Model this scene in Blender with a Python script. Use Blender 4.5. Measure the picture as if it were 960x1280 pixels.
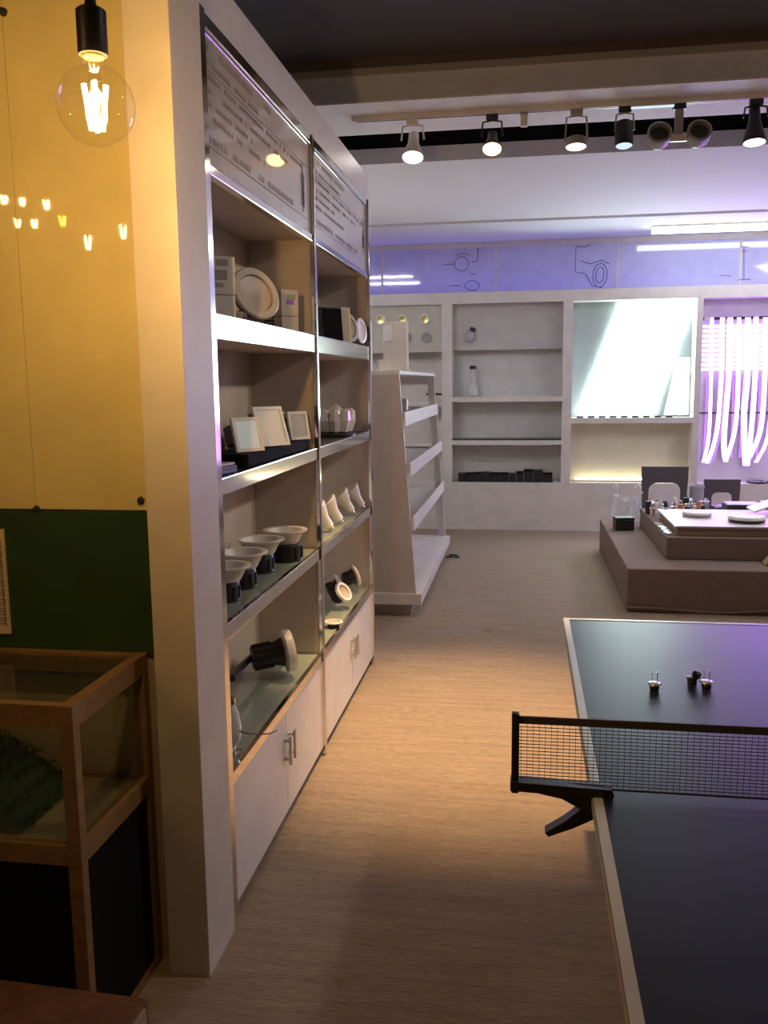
import bpy, bmesh, math, random
from mathutils import Vector, Matrix

# ------------------------------------------------------------------ scene reset
for o in list(bpy.data.objects):
    bpy.data.objects.remove(o, do_unlink=True)
scene = bpy.context.scene
COL = scene.collection
rnd = random.Random(7)

# ------------------------------------------------------------------ camera
F_PX = 1104.95
CAM = Vector((0, 0, 1.62))
RM = Matrix(((0.98781713, -0.01145561, 0.15519690),
             (0.15521159, 0.14465306, -0.97723327),
             (-0.01125490, 0.98941612, 0.14466882)))
cam_data = bpy.data.cameras.new('camera')
cam_data.sensor_fit = 'VERTICAL'
cam_data.sensor_height = 36.0
cam_data.lens = F_PX / 1280 * 36.0
cam_data.clip_start = 0.02
cam = bpy.data.objects.new('camera', cam_data)
COL.objects.link(cam)
cam.matrix_world = Matrix.Translation(CAM) @ RM.to_4x4()
scene.camera = cam

# photo pixel -> point on a known plane of the room
def ray(x, y):
    return RM @ Vector((x - 480, -(y - 640), -F_PX))
def onz(x, y, z):
    d = ray(x, y); return CAM + d * ((z - CAM.z) / d.z)
def onx(x, y, X):
    d = ray(x, y); return CAM + d * ((X - CAM.x) / d.x)
def ony(x, y, Y):
    d = ray(x, y); return CAM + d * ((Y - CAM.y) / d.y)

# ------------------------------------------------------------------ world, exposure
world = bpy.data.worlds.new('world'); scene.world = world
world.use_nodes = True
world.node_tree.nodes['Background'].inputs[0].default_value = (0.85, 0.9, 1.0, 1)
world.node_tree.nodes['Background'].inputs[1].default_value = 0.02
vs = scene.view_settings
vs.view_transform = 'Standard'; vs.look = 'None'; vs.gamma = 1.0
vs.use_curve_mapping = False
vs.exposure = -0.2

# ------------------------------------------------------------------ lights (aisle lamp and added fill lamps)
def lamp_obj(name, kind, loc, energy, color, target=None, **kw):
    l = bpy.data.lights.new(name, kind); l.energy = energy; l.color = color
    for k, v in kw.items(): setattr(l, k, v)
    o = bpy.data.objects.new(name, l); COL.objects.link(o); o.location = loc
    if target is not None:
        o.rotation_euler = (Vector(target) - Vector(loc)).to_track_quat('-Z', 'Y').to_euler()
    return o

# warm ceiling downlight over the aisle (above the frame): the pool on the carpet
lamp_obj('aisle_spot_light', 'SPOT', (-0.15, 3.65, 3.30), 850, (1.0, 0.62, 0.30), (-0.20, 4.0, 0),
         spot_size=math.radians(48), spot_blend=1.0, shadow_soft_size=0.04)
# added fill lights, unseen, standing in for the shop's light from the right
lamp_obj('shop_fill_light', 'AREA', (3.5, 7.5, 3.08), 70, (1.0, 0.95, 0.88), (2.9, 8.0, 0), size=1.2)
# added fill spots above the frame, turned to brighten the aisle shelving
for y_, e_ in ((2.6, 110), (4.1, 110)):
    lamp_obj('shelf_fill_light', 'SPOT', (2.4, y_, 3.32), e_, (1.0, 0.84, 0.68), (-0.85, y_ + .3, 1.15),
             spot_size=math.radians(62), spot_blend=0.7, shadow_soft_size=0.12)

lamp_obj('shop_fill_light', 'AREA', (3.8, 2.2, 3.3), 2.5, (1.0, 0.80, 0.60), (2.0, 2.6, 0), size=1.0)  # added weak warm fill, unseen, right of the table

# ------------------------------------------------------------------ materials
MATS = {}
def mat(name, col, rough=0.5, metal=0.0, var=0.06, nscale=8.0, bump=0.0, bscale=200.0, spec=0.5,
        emit=None, estr=0.0, coat=0.0, trans=0.0):
    if name in MATS: return MATS[name]
    m = bpy.data.materials.new(name); m.use_nodes = True
    nt = m.node_tree; b = nt.nodes['Principled BSDF']
    b.inputs['Roughness'].default_value = rough
    b.inputs['Metallic'].default_value = metal
    b.inputs['Specular IOR Level'].default_value = spec
    b.inputs['Coat Weight'].default_value = coat
    b.inputs['Coat Roughness'].default_value = 0.03
    b.inputs['Transmission Weight'].default_value = trans
    tc = nt.nodes.new('ShaderNodeTexCoord')
    nz = nt.nodes.new('ShaderNodeTexNoise'); nz.inputs['Scale'].default_value = nscale
    nz.inputs['Detail'].default_value = 5
    nt.links.new(tc.outputs['Object'], nz.inputs['Vector'])
    rp = nt.nodes.new('ShaderNodeValToRGB')
    rp.color_ramp.elements[0].position = 0.3; rp.color_ramp.elements[1].position = 0.7
    rp.color_ramp.elements[0].color = tuple(c * (1 - var) for c in col) + (1,)
    rp.color_ramp.elements[1].color = tuple(min(1, c * (1 + var)) for c in col) + (1,)
    nt.links.new(nz.outputs['Fac'], rp.inputs['Fac'])
    nt.links.new(rp.outputs['Color'], b.inputs['Base Color'])
    if bump:
        n2 = nt.nodes.new('ShaderNodeTexNoise'); n2.inputs['Scale'].default_value = bscale
        nt.links.new(tc.outputs['Object'], n2.inputs['Vector'])
        bp = nt.nodes.new('ShaderNodeBump'); bp.inputs['Strength'].default_value = bump
        bp.inputs['Distance'].default_value = 0.003
        nt.links.new(n2.outputs['Fac'], bp.inputs['Height'])
        nt.links.new(bp.outputs['Normal'], b.inputs['Normal'])
    if emit:
        b.inputs['Emission Color'].default_value = tuple(emit) + (1,)
        b.inputs['Emission Strength'].default_value = estr
    MATS[name] = m
    return m

def emat(name, col, strength):
    if name in MATS: return MATS[name]
    m = bpy.data.materials.new(name); m.use_nodes = True
    nt = m.node_tree; nt.nodes.clear()
    e = nt.nodes.new('ShaderNodeEmission'); o = nt.nodes.new('ShaderNodeOutputMaterial')
    e.inputs[0].default_value = tuple(col) + (1,); e.inputs[1].default_value = strength
    nt.links.new(e.outputs[0], o.inputs[0]); MATS[name] = m
    return m

def glass_mat(name, tint=(1, 1, 1), ior=1.45, rough=0.02, gain=1.0):
    """thin clear pane: see-through with Fresnel reflection"""
    if name in MATS: return MATS[name]
    m = bpy.data.materials.new(name); m.use_nodes = True
    nt = m.node_tree; nt.nodes.clear()
    o = nt.nodes.new('ShaderNodeOutputMaterial'); mx = nt.nodes.new('ShaderNodeMixShader')
    t = nt.nodes.new('ShaderNodeBsdfTransparent'); g = nt.nodes.new('ShaderNodeBsdfGlossy')
    fr = nt.nodes.new('ShaderNodeLayerWeight'); fr.inputs['Blend'].default_value = 0.5
    t.inputs[0].default_value = tuple(tint) + (1,); g.inputs['Roughness'].default_value = rough
    pw = nt.nodes.new('ShaderNodeMath'); pw.operation = 'POWER'; pw.inputs[1].default_value = 5.0
    ml = nt.nodes.new('ShaderNodeMath'); ml.operation = 'MULTIPLY_ADD'
    ml.inputs[1].default_value = 0.5 * gain; ml.inputs[2].default_value = 0.045 * gain; ml.use_clamp = True
    nt.links.new(fr.outputs['Facing'], pw.inputs[0]); nt.links.new(pw.outputs[0], ml.inputs[0])
    nt.links.new(ml.outputs[0], mx.inputs[0])
    nt.links.new(t.outputs[0], mx.inputs[1]); nt.links.new(g.outputs[0], mx.inputs[2])
    nt.links.new(mx.outputs[0], o.inputs[0]); MATS[name] = m
    return m

def carpet_mat():
    m = bpy.data.materials.new('woven_carpet'); m.use_nodes = True
    nt = m.node_tree; b = nt.nodes['Principled BSDF']
    b.inputs['Roughness'].default_value = 0.9; b.inputs['Specular IOR Level'].default_value = 0.15
    tc = nt.nodes.new('ShaderNodeTexCoord')
    mp = nt.nodes.new('ShaderNodeMapping'); mp.inputs['Scale'].default_value = (22, 170, 1)
    nt.links.new(tc.outputs['Object'], mp.inputs['Vector'])
    n1 = nt.nodes.new('ShaderNodeTexNoise'); n1.inputs['Scale'].default_value = 1.0; n1.inputs['Detail'].default_value = 4
    nt.links.new(mp.outputs[0], n1.inputs['Vector'])
    mp3 = nt.nodes.new('ShaderNodeMapping'); mp3.inputs['Scale'].default_value = (3.0, 30, 1)
    nt.links.new(tc.outputs['Object'], mp3.inputs['Vector'])
    n3 = nt.nodes.new('ShaderNodeTexNoise'); n3.inputs['Scale'].default_value = 1.0; n3.inputs['Detail'].default_value = 3
    nt.links.new(mp3.outputs[0], n3.inputs['Vector'])
    ad = nt.nodes.new('ShaderNodeMath'); ad.operation = 'MULTIPLY_ADD'; ad.inputs[1].default_value = 0.55
    nt.links.new(n3.outputs['Fac'], ad.inputs[0]); nt.links.new(n1.outputs['Fac'], ad.inputs[2])
    rp = nt.nodes.new('ShaderNodeValToRGB')
    rp.color_ramp.elements[0].position = 0.5; rp.color_ramp.elements[0].color = (0.23, 0.175, 0.125, 1)
    rp.color_ramp.elements[1].position = 1.05; rp.color_ramp.elements[1].color = (0.40, 0.31, 0.225, 1)
    nt.links.new(ad.outputs[0], rp.inputs['Fac'])
    # scattered stains
    n2 = nt.nodes.new('ShaderNodeTexNoise'); n2.inputs['Scale'].default_value = 3.1; n2.inputs['Detail'].default_value = 2
    nt.links.new(tc.outputs['Object'], n2.inputs['Vector'])
    r2 = nt.nodes.new('ShaderNodeValToRGB')
    r2.color_ramp.elements[0].position = 0.19; r2.color_ramp.elements[0].color = (0.55, 0.5, 0.45, 1)
    r2.color_ramp.elements[1].position = 0.26; r2.color_ramp.elements[1].color = (1, 1, 1, 1)
    nt.links.new(n2.outputs['Fac'], r2.inputs['Fac'])
    mx = nt.nodes.new('ShaderNodeMix'); mx.data_type = 'RGBA'; mx.blend_type = 'MULTIPLY'; mx.inputs[0].default_value = 1
    nt.links.new(rp.outputs[0], mx.inputs[6]); nt.links.new(r2.outputs[0], mx.inputs[7])
    nt.links.new(mx.outputs[2], b.inputs['Base Color'])
    bp = nt.nodes.new('ShaderNodeBump'); bp.inputs['Strength'].default_value = 0.6; bp.inputs['Distance'].default_value = 0.004
    nt.links.new(n1.outputs['Fac'], bp.inputs['Height']); nt.links.new(bp.outputs[0], b.inputs['Normal'])
    return m

CARPET = carpet_mat()
WHITE = mat('white_paint', (0.72, 0.70, 0.66), 0.55)
WHITE_LAM = mat('white_laminate', (0.74, 0.70, 0.66), 0.35)
CEIL_W = mat('ceiling_white', (0.76, 0.76, 0.76), 0.8, var=0.01, nscale=2)
CEIL_D = mat('ceiling_dark', (0.075, 0.068, 0.080), 0.8)
TAUPE = mat('taupe_paint', (0.40, 0.37, 0.34), 0.7)
BROWN_TRIM = mat('brown_trim', (0.13, 0.095, 0.08), 0.6)
YELLOW = mat('yellow_acrylic', (0.62, 0.52, 0.24), 0.02, spec=0.5, coat=0.2)
CREAM = mat('cream_wall', (0.44, 0.35, 0.25), 0.6)
PILLAR = mat('pillar_paint', (0.62, 0.56, 0.48), 0.5)
GREEN = mat('green_board', (0.022, 0.055, 0.016), 0.35, var=0.15)
METAL = mat('polished_steel', (0.80, 0.76, 0.71), 0.10, 1.0, var=0.03)
CHROME = mat('chrome', (0.8, 0.8, 0.8), 0.12, 1.0, var=0.03)
DARK_METAL = mat('dark_metal', (0.05, 0.045, 0.04), 0.4, 0.6)
SILVER = mat('silver_satin', (0.6, 0.58, 0.54), 0.32, 0.9)
BLACK = mat('black_plastic', (0.018, 0.018, 0.020), 0.4)
BLACK_M = mat('black_matte', (0.010, 0.009, 0.010), 0.85, spec=0.1)
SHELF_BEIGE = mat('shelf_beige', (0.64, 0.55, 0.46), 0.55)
SHELF_SHADE = mat('shelf_beige_shaded', (0.56, 0.48, 0.41), 0.55)  # darker copy of the shelf beige: the divider's shade put into the colour
LAMP_WHITE = mat('lamp_white', (0.80, 0.76, 0.70), 0.35)
LAMP_CREAM = mat('lamp_cream', (0.60, 0.52, 0.43), 0.4)
LAMP_GREY = mat('lamp_grey', (0.35, 0.33, 0.32), 0.4)
GLASS_SHELF = mat('green_glass_shelf', (0.34, 0.40, 0.33), 0.08, var=0.03, coat=0.5)
DARK_MAT = mat('dark_shelf_mat', (0.05, 0.05, 0.055), 0.25)
HEADER = mat('header_print_white', (0.52, 0.46, 0.40), 0.30, coat=0.7)
INK = mat('printed_ink', (0.26, 0.22, 0.20), 0.5)
INK_BLUE = mat('printed_line_blue', (0.12, 0.12, 0.24), 0.5)
BAND = mat('band_film', (0.44, 0.43, 0.62), 0.06, coat=0.6)  # violet of the cove light partly put into the film colour
BAND_STRIP = mat('band_strip', (0.55, 0.50, 0.44), 0.5)
BEECH = mat('beech_wood', (0.23, 0.13, 0.055), 0.4, var=0.18, nscale=30)
DARKWOOD = mat('dark_wood', (0.16, 0.07, 0.035), 0.45, var=0.25, nscale=25)
BOARD = mat('shelf_board', (0.32, 0.235, 0.16), 0.6)
TABLE_BLUE = mat('table_blue', (0.020, 0.024, 0.037), 0.36, spec=0.2, var=0.10, nscale=5, bump=0.05, bscale=60)
TABLE_LINE = mat('table_white_line', (0.56, 0.58, 0.62), 0.35)
TABLE_EDGE = mat('table_edge', (0.40, 0.385, 0.37), 0.5)
NET = mat('net_cord', (0.020, 0.018, 0.018), 0.7)
NET_BAND = mat('net_band', (0.07, 0.06, 0.055), 0.8, bump=0.3, bscale=500)
PLAT = mat('platform_carpet', (0.25, 0.185, 0.155), 0.95, var=0.12, nscale=60, bump=0.5, bscale=400, spec=0.1)
CARD = mat('cardboard', (0.30, 0.205, 0.15), 0.8)
CHAIR = mat('chair_grey', (0.105, 0.090, 0.10), 0.6)
PALE_GREY = mat('pale_grey_plastic', (0.45, 0.46, 0.48), 0.4)
TURF = mat('green_turf', (0.012, 0.045, 0.018), 0.8, var=0.3, nscale=40)
NICHE = mat('niche_white', (0.66, 0.66, 0.65), 0.6)
ORANGE = mat('orange_plastic', (0.75, 0.25, 0.06), 0.5)
RED = mat('red_plastic', (0.45, 0.02, 0.03), 0.5)
GREEN_L = mat('pale_green_card', (0.35, 0.42, 0.30), 0.6)
BRASS = mat('yellow_reflector', (0.75, 0.68, 0.25), 0.25, 0.7)
GLASS = glass_mat('clear_glass')
GLASS_DIM = glass_mat('cabinet_glass', (0.86, 0.9, 0.86))
def bag_mat():
    m = bpy.data.materials.new('thin_plastic'); m.use_nodes = True
    nt = m.node_tree; b = nt.nodes['Principled BSDF']
    b.inputs['Base Color'].default_value = (.80, .82, .85, 1); b.inputs['Roughness'].default_value = .35
    nz = nt.nodes.new('ShaderNodeTexNoise'); nz.inputs['Scale'].default_value = 14
    tc = nt.nodes.new('ShaderNodeTexCoord'); nt.links.new(tc.outputs['Object'], nz.inputs['Vector'])
    mr = nt.nodes.new('ShaderNodeMapRange'); mr.inputs[3].default_value = .28; mr.inputs[4].default_value = .62
    nt.links.new(nz.outputs['Fac'], mr.inputs[0]); nt.links.new(mr.outputs[0], b.inputs['Alpha'])
    return m
BAG = bag_mat()

E_FIL = emat('filament_glow', (1.0, 0.58, 0.19), 1400)
E_FIL_R = emat('filament_bright', (1.0, 0.60, 0.20), 420)
E_FIL_A = emat('filament_amber', (1.0, 0.36, 0.02), 220)
E_WHITE = emat('led_white', (0.90, 0.96, 1.0), 13.0)
E_PATCH = emat('light_patch_glow', (0.80, 1.0, 0.97), 16)
E_TUBE = emat('led_tube_warm', (1.0, 0.93, 0.62), 9.0)
E_STRIP_W = emat('strip_white', (0.50, 0.27, 1.0), 14.0)
E_STRIP_P = emat('strip_pink', (1.0, 0.35, 0.85), 10.0)
E_STRIP_V = emat('strip_violet', (0.34, 0.12, 1.0), 48.0)
E_STRIP_V2 = emat('strip_violet_soft', (0.40, 0.16, 1.0), 2.2)
E_COVE = emat('cove_violet', (0.24, 0.18, 1.0), 13.0)
E_SPOT_W = emat('spot_warm_face', (1.0, 0.56, 0.20), 14)
E_SPOT_C = emat('spot_white_face', (1.0, 0.93, 0.90), 14)
E_SPOT_DIM = emat('spot_dim_face', (0.70, 0.85, 0.95), 1.2)
E_SCREEN = mat('frosted_led_square', (0.75, 0.83, 0.83), 0.3, emit=(0.7, 0.95, 0.95), estr=0.12)

# ------------------------------------------------------------------ mesh helpers
def box(bm, x0, x1, y0, y1, z0, z1, bev=0.0, M=None):
    vs_ = [bm.verts.new(p) for p in ((x0, y0, z0), (x1, y0, z0), (x1, y1, z0), (x0, y1, z0),
                                     (x0, y0, z1), (x1, y0, z1), (x1, y1, z1), (x0, y1, z1))]
    fs = [bm.faces.new([vs_[i] for i in f]) for f in
          ((0, 3, 2, 1), (4, 5, 6, 7), (0, 1, 5, 4), (1, 2, 6, 5), (2, 3, 7, 6), (3, 0, 4, 7))]
    if bev:
        es = list({e for f in fs for e in f.edges})
        r = bmesh.ops.bevel(bm, geom=es, offset=bev, segments=2, affect='EDGES', profile=0.6)
        vs_ = list({v for f in r['faces'] for v in f.verts} | {v for v in vs_ if v.is_valid})
    if M is not None:
        for v in vs_: v.co = M @ v.co
    return bm

def lathe(bm, prof, M=None, seg=24, close=False):
    """prof: list of (r, z) round the z axis"""
    rings = []
    for r, z in prof:
        if r < 1e-6:
            rings.append([bm.verts.new((0, 0, z))])
        else:
            rings.append([bm.verts.new((r * math.cos(2 * math.pi * i / seg), r * math.sin(2 * math.pi * i / seg), z))
                          for i in range(seg)])
    pairs = list(zip(rings[:-1], rings[1:]))
    if close: pairs.append((rings[-1], rings[0]))
    for a, b in pairs:
        for i in range(seg):
            j = (i + 1) % seg
            if len(a) == 1 and len(b) == 1: continue
            if len(a) == 1: bm.faces.new((a[0], b[j], b[i]))
            elif len(b) == 1: bm.faces.new((a[i], a[j], b[0]))
            else: bm.faces.new((a[i], a[j], b[j], b[i]))
    if M is not None:
        for R_ in rings:
            for v in R_: v.co = M @ v.co
    return bm

def tube(bm, pts, r, seg=8, cap=True):
    pts = [Vector(p) for p in pts]; rings = []
    up = Vector((0.31, 0.2, 0.93)).normalized()
    for i, p in enumerate(pts):
        t = (pts[min(i + 1, len(pts) - 1)] - pts[max(i - 1, 0)]).normalized()
        a = t.cross(up)
        if a.length < 1e-3: a = t.cross(Vector((1, 0, 0)))
        a.normalize(); b = t.cross(a)
        rr = r[i] if isinstance(r, (list, tuple)) else r
        rings.append([bm.verts.new(p + a * rr * math.cos(2 * math.pi * k / seg) + b * rr * math.sin(2 * math.pi * k / seg))
                      for k in range(seg)])
    for A, B in zip(rings[:-1], rings[1:]):
        for k in range(seg):
            j = (k + 1) % seg
            bm.faces.new((A[k], A[j], B[j], B[k]))
    if cap:
        bm.faces.new(rings[0][::-1]); bm.faces.new(rings[-1])
    return bm

def ribbon(bm, pts, wdir, w, t=0.003):
    """flat tape following pts, w wide along wdir, t thick"""
    pts = [Vector(p) for p in pts]; wd = Vector(wdir).normalized(); rings = []
    for i, p in enumerate(pts):
        tg = (pts[min(i + 1, len(pts) - 1)] - pts[max(i - 1, 0)]).normalized()
        n = wd.cross(tg).normalized()
        a, b = wd * w / 2, n * t / 2
        rings.append([bm.verts.new(p + q) for q in (a + b, -a + b, -a - b, a - b)])
    for A, B in zip(rings[:-1], rings[1:]):
        for k in range(4):
            bm.faces.new((A[k], A[(k + 1) % 4], B[(k + 1) % 4], B[k]))
    bm.faces.new(rings[0][::-1]); bm.faces.new(rings[-1])
    return bm

def prism(bm, poly, axis, a0, a1):
    """poly: 2-D outline; axis 'x','y','z' of extrusion from a0 to a1"""
    def P(u, v, a):
        return {'x': (a, u, v), 'y': (u, a, v), 'z': (u, v, a)}[axis]
    A = [bm.verts.new(P(u, v, a0)) for u, v in poly]; B = [bm.verts.new(P(u, v, a1)) for u, v in poly]
    n = len(poly)
    bm.faces.new(A); bm.faces.new(B[::-1])
    for i in range(n):
        bm.faces.new((A[i], B[i], B[(i + 1) % n], A[(i + 1) % n]))
    return bm

def finish(bm):
    bmesh.ops.recalc_face_normals(bm, faces=bm.faces)

def obj(name, bm, m, parent=None, smooth=False, kind=None):
    finish(bm)
    me = bpy.data.meshes.new(name); bm.to_mesh(me); bm.free()
    me.materials.append(m)
    if smooth:
        for p in me.polygons: p.use_smooth = True
        try: me.set_sharp_from_angle(angle=math.radians(38))
        except Exception: pass
    o = bpy.data.objects.new(name, me); COL.objects.link(o)
    if parent is not None: o.parent = parent
    if kind: o['kind'] = kind
    return o

def bobj(name, dims, m, parent=None, bev=0.0, M=None, kind=None):
    bm = bmesh.new(); box(bm, *dims, bev=bev, M=M)
    return obj(name, bm, m, parent, kind=kind)

def thing(name, label, cat, loc=(0, 0, 0), rot=(0, 0, 0), group=None):
    o = bpy.data.objects.new(name, None); COL.objects.link(o)
    o.empty_display_size = 0.05
    o.location = loc; o.rotation_euler = rot
    o['label'] = label; o['category'] = cat
    if group: o['group'] = group
    return o

def tag(o, label, cat, group=None):
    o['label'] = label; o['category'] = cat
    if group: o['group'] = group
    return o

def struct(o):
    o['kind'] = 'structure'; return o

def Rx(a): return Matrix.Rotation(math.radians(a), 4, 'X')
def Ry(a): return Matrix.Rotation(math.radians(a), 4, 'Y')
def Rz(a): return Matrix.Rotation(math.radians(a), 4, 'Z')
def T(x, y, z): return Matrix.Translation((x, y, z))
def deg(*a): return tuple(math.radians(v) for v in a)

# ================================================================== SETTING
ZC = 3.12      # far white ceiling
YB = 9.71      # face of the built-in shelving at the back
YBAND = 9.98   # wall above it
floor = struct(bobj('floor', (-4.9, 5.0, -3.1, 10.2, -0.08, 0.0), CARPET))

w = struct(bobj('wall_back', (-2.5, 5.0, YBAND, 10.2, 0.0, 3.6), WHITE))
xs = [ony(420, 330, YBAND).x, ony(478, 330, YBAND).x, ony(620, 330, YBAND).x, ony(772, 330, YBAND).x, ony(925, 330, YBAND).x, 3.7, 4.98]
for a, b in zip(xs[:-1], xs[1:]):
    bobj('panel', (a + .012, b - .012, YBAND - 0.02, YBAND - .001, 2.50, 3.06), BAND, w)
for a in xs[1:-1]:
    bobj('joint_strip', (a - .012, a + .012, YBAND - 0.023, YBAND - .001, 2.50, 3.06), BAND_STRIP, w)
bobj('top_strip', (-2.4, 4.98, YBAND - 0.028, YBAND - .001, 3.06, 3.118), BAND_STRIP, w)
# outline drawings of track lights printed on the band panels
def sketch(lines, name='line_drawing', r=0.004):
    bm = bmesh.new()
    for ln in lines:
        pts = [ony(x, y, YBAND - 0.0225) for x, y in ln]
        tube(bm, pts, r, 4)
    return obj(name, bm, INK_BLUE, w)
def ell(cx, cy, rx, ry, n=14, a0=0, a1=360, tilt=0):
    t = math.radians(tilt); out = []
    for i in range(n + 1):
        a = math.radians(a0 + (a1 - a0) * i / n)
        u, v = rx * math.cos(a), ry * math.sin(a)
        out.append((cx + u * math.cos(t) - v * math.sin(t), cy + u * math.sin(t) + v * math.cos(t)))
    return out
sketch([[(578, 297), (590, 299), (597, 301)], [(584, 304), (598, 307), (596, 312)], [(598, 306), (597, 326), (590, 328)],
        ell(577, 330, 9, 9), [(570, 319), (580, 317), (588, 319)], [(553, 331), (568, 330)], [(562, 357), (575, 357)],
        ell(590, 357, 9, 6), [(588, 342), (594, 343)]])
sketch([[(720, 308), (731, 309), (738, 306)], [(722, 298), (740, 297), (744, 299)], [(720, 308), (719, 340), (731, 342)],
        [(726, 326), (738, 330), (752, 325), (762, 330)], ell(750, 344, 9, 15, tilt=8), ell(750, 344, 5, 10, tilt=8),
        [(732, 342), (740, 357), (754, 360)]])
sketch([[(925, 308), (936, 309)], [(927, 314), (934, 314)], [(930, 309), (930, 349)], [(922, 350), (938, 349)], [(900, 344), (914, 345)]])

struct(bobj('wall_left', (-2.6, -2.4, 4.96, 10.2, 0, 3.6), WHITE))
struct(bobj('wall_right', (4.9, 5.1, -3.1, 10.2, 0, 3.6), WHITE))
struct(bobj('wall_front', (-4.9, 5.0, -3.3, -3.1, 0, 3.6), TAUPE))
struct(bobj('wall_side', (-5.0, -4.8, -3.1, 2.4, 0, 3.6), CREAM))

# ceiling: dark near slab, stepped bulkhead, slot, far white ceiling with a groove
YBK = 5.19
c = struct(bobj('ceiling', (-4.9, 5.0, -3.1, YBK + .05, 3.41, 3.6), CEIL_D))
bobj('bulkhead', (-2.5, 5.0, YBK, 5.84, 3.19, 3.6), mat('bulkhead_paint', (0.70, 0.73, 0.80), .75), c)
bobj('soffit_panel', (-2.5, 5.0, YBK + .004, 5.836, 3.184, 3.1899), mat('soffit_white', (.82, .81, .80), .7), c)
bobj('moulding', (-2.5, 5.0, YBK - 0.03, YBK, 3.365, 3.41), BROWN_TRIM, c)
bobj('moulding', (-2.5, 5.0, YBK - 0.018, YBK, 3.325, 3.362), TAUPE, c)
bobj('slot_lining', (-2.5, 5.0, 5.84, 6.36, 3.40, 3.6), BLACK_M, c)
bobj('slot_lining', (-2.5, 5.0, 6.34, 6.44, 3.225, 3.40), BLACK_M, c)
bobj('far_ceiling', (-2.5, 5.0, 6.33, 8.66, ZC, 3.222), CEIL_W, c)
bobj('groove', (-2.5, 5.0, 8.66, 8.80, ZC + .07, 3.22), TAUPE, c)
bobj('far_ceiling', (-2.5, 5.0, 8.80, 10.2, ZC, 3.222), CEIL_W, c)
bobj('far_roof', (-2.5, 5.0, 6.44, 10.2, 3.225, 3.6), BLACK_M, c)

# yellow wall left of the shelving, with a green board
YW = 2.20
wp = struct(bobj('wall_partition', (-4.8, -0.957, YW, YW + .10, 0, 2.73), CREAM))
bobj('panel', (-4.0, -1.302, YW - .008, YW - .0005, 1.293, 2.725), YELLOW, wp)
bobj('panel', (-1.300, -0.960, YW - .008, YW - .0005, 1.293, 2.725), YELLOW, wp)
g = bobj('green_board', (-4.0, -0.960, YW - .012, YW - .0005, 0.902, 1.289), GREEN, wp); g['label'] = 'dark green board below the yellow panels'
for px, py in ((7, 17), (178, 625), (48, 636)):
    p = ony(px, py, YW)
    bm = bmesh.new(); lathe(bm, [(0, 0), (.011, 0), (.009, .005), (0, .007)], T(p.x, YW - .009, p.z) @ Rx(90), 12)
    obj('screw', bm, DARK_METAL, wp, True)

# ================================================================== LEFT DISPLAY SHELVING
XF, XB = -0.848, -1.13
YA, YM, YE = 2.39, 3.615, 4.91
ds = thing('display_shelving', 'tall white display shelving with polished metal edges along the aisle', 'shelving', (0, 0, 0))
bobj('side_panel', (-0.955, -0.838, 2.125, 2.340, 0.0, 2.73), PILLAR, ds, bev=.003)
bobj('side_panel', (XB, XF - .014, 2.341, YA, 0.0, 2.72), SHELF_BEIGE, ds)
bobj('side_panel', (XB, XF - .004, YE, YE + .04, 0.0, 2.73), WHITE_LAM, ds)
bobj('back_panel', (XB - .02, XB, 2.341, YE + .04, 0.0, 2.72), SHELF_BEIGE, ds)
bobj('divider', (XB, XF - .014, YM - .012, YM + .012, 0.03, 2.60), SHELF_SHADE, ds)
bobj('fascia', (XB, XF - .004, 2.341, YE, 2.60, 2.73), WHITE_LAM, ds)
bobj('plinth', (XB, XF - .04, YA, YE, 0.0, 0.035), BLACK_M, ds)
SZ = [(1.745, 1.815), (1.305, 1.352), (0.880, 0.925)]
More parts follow.
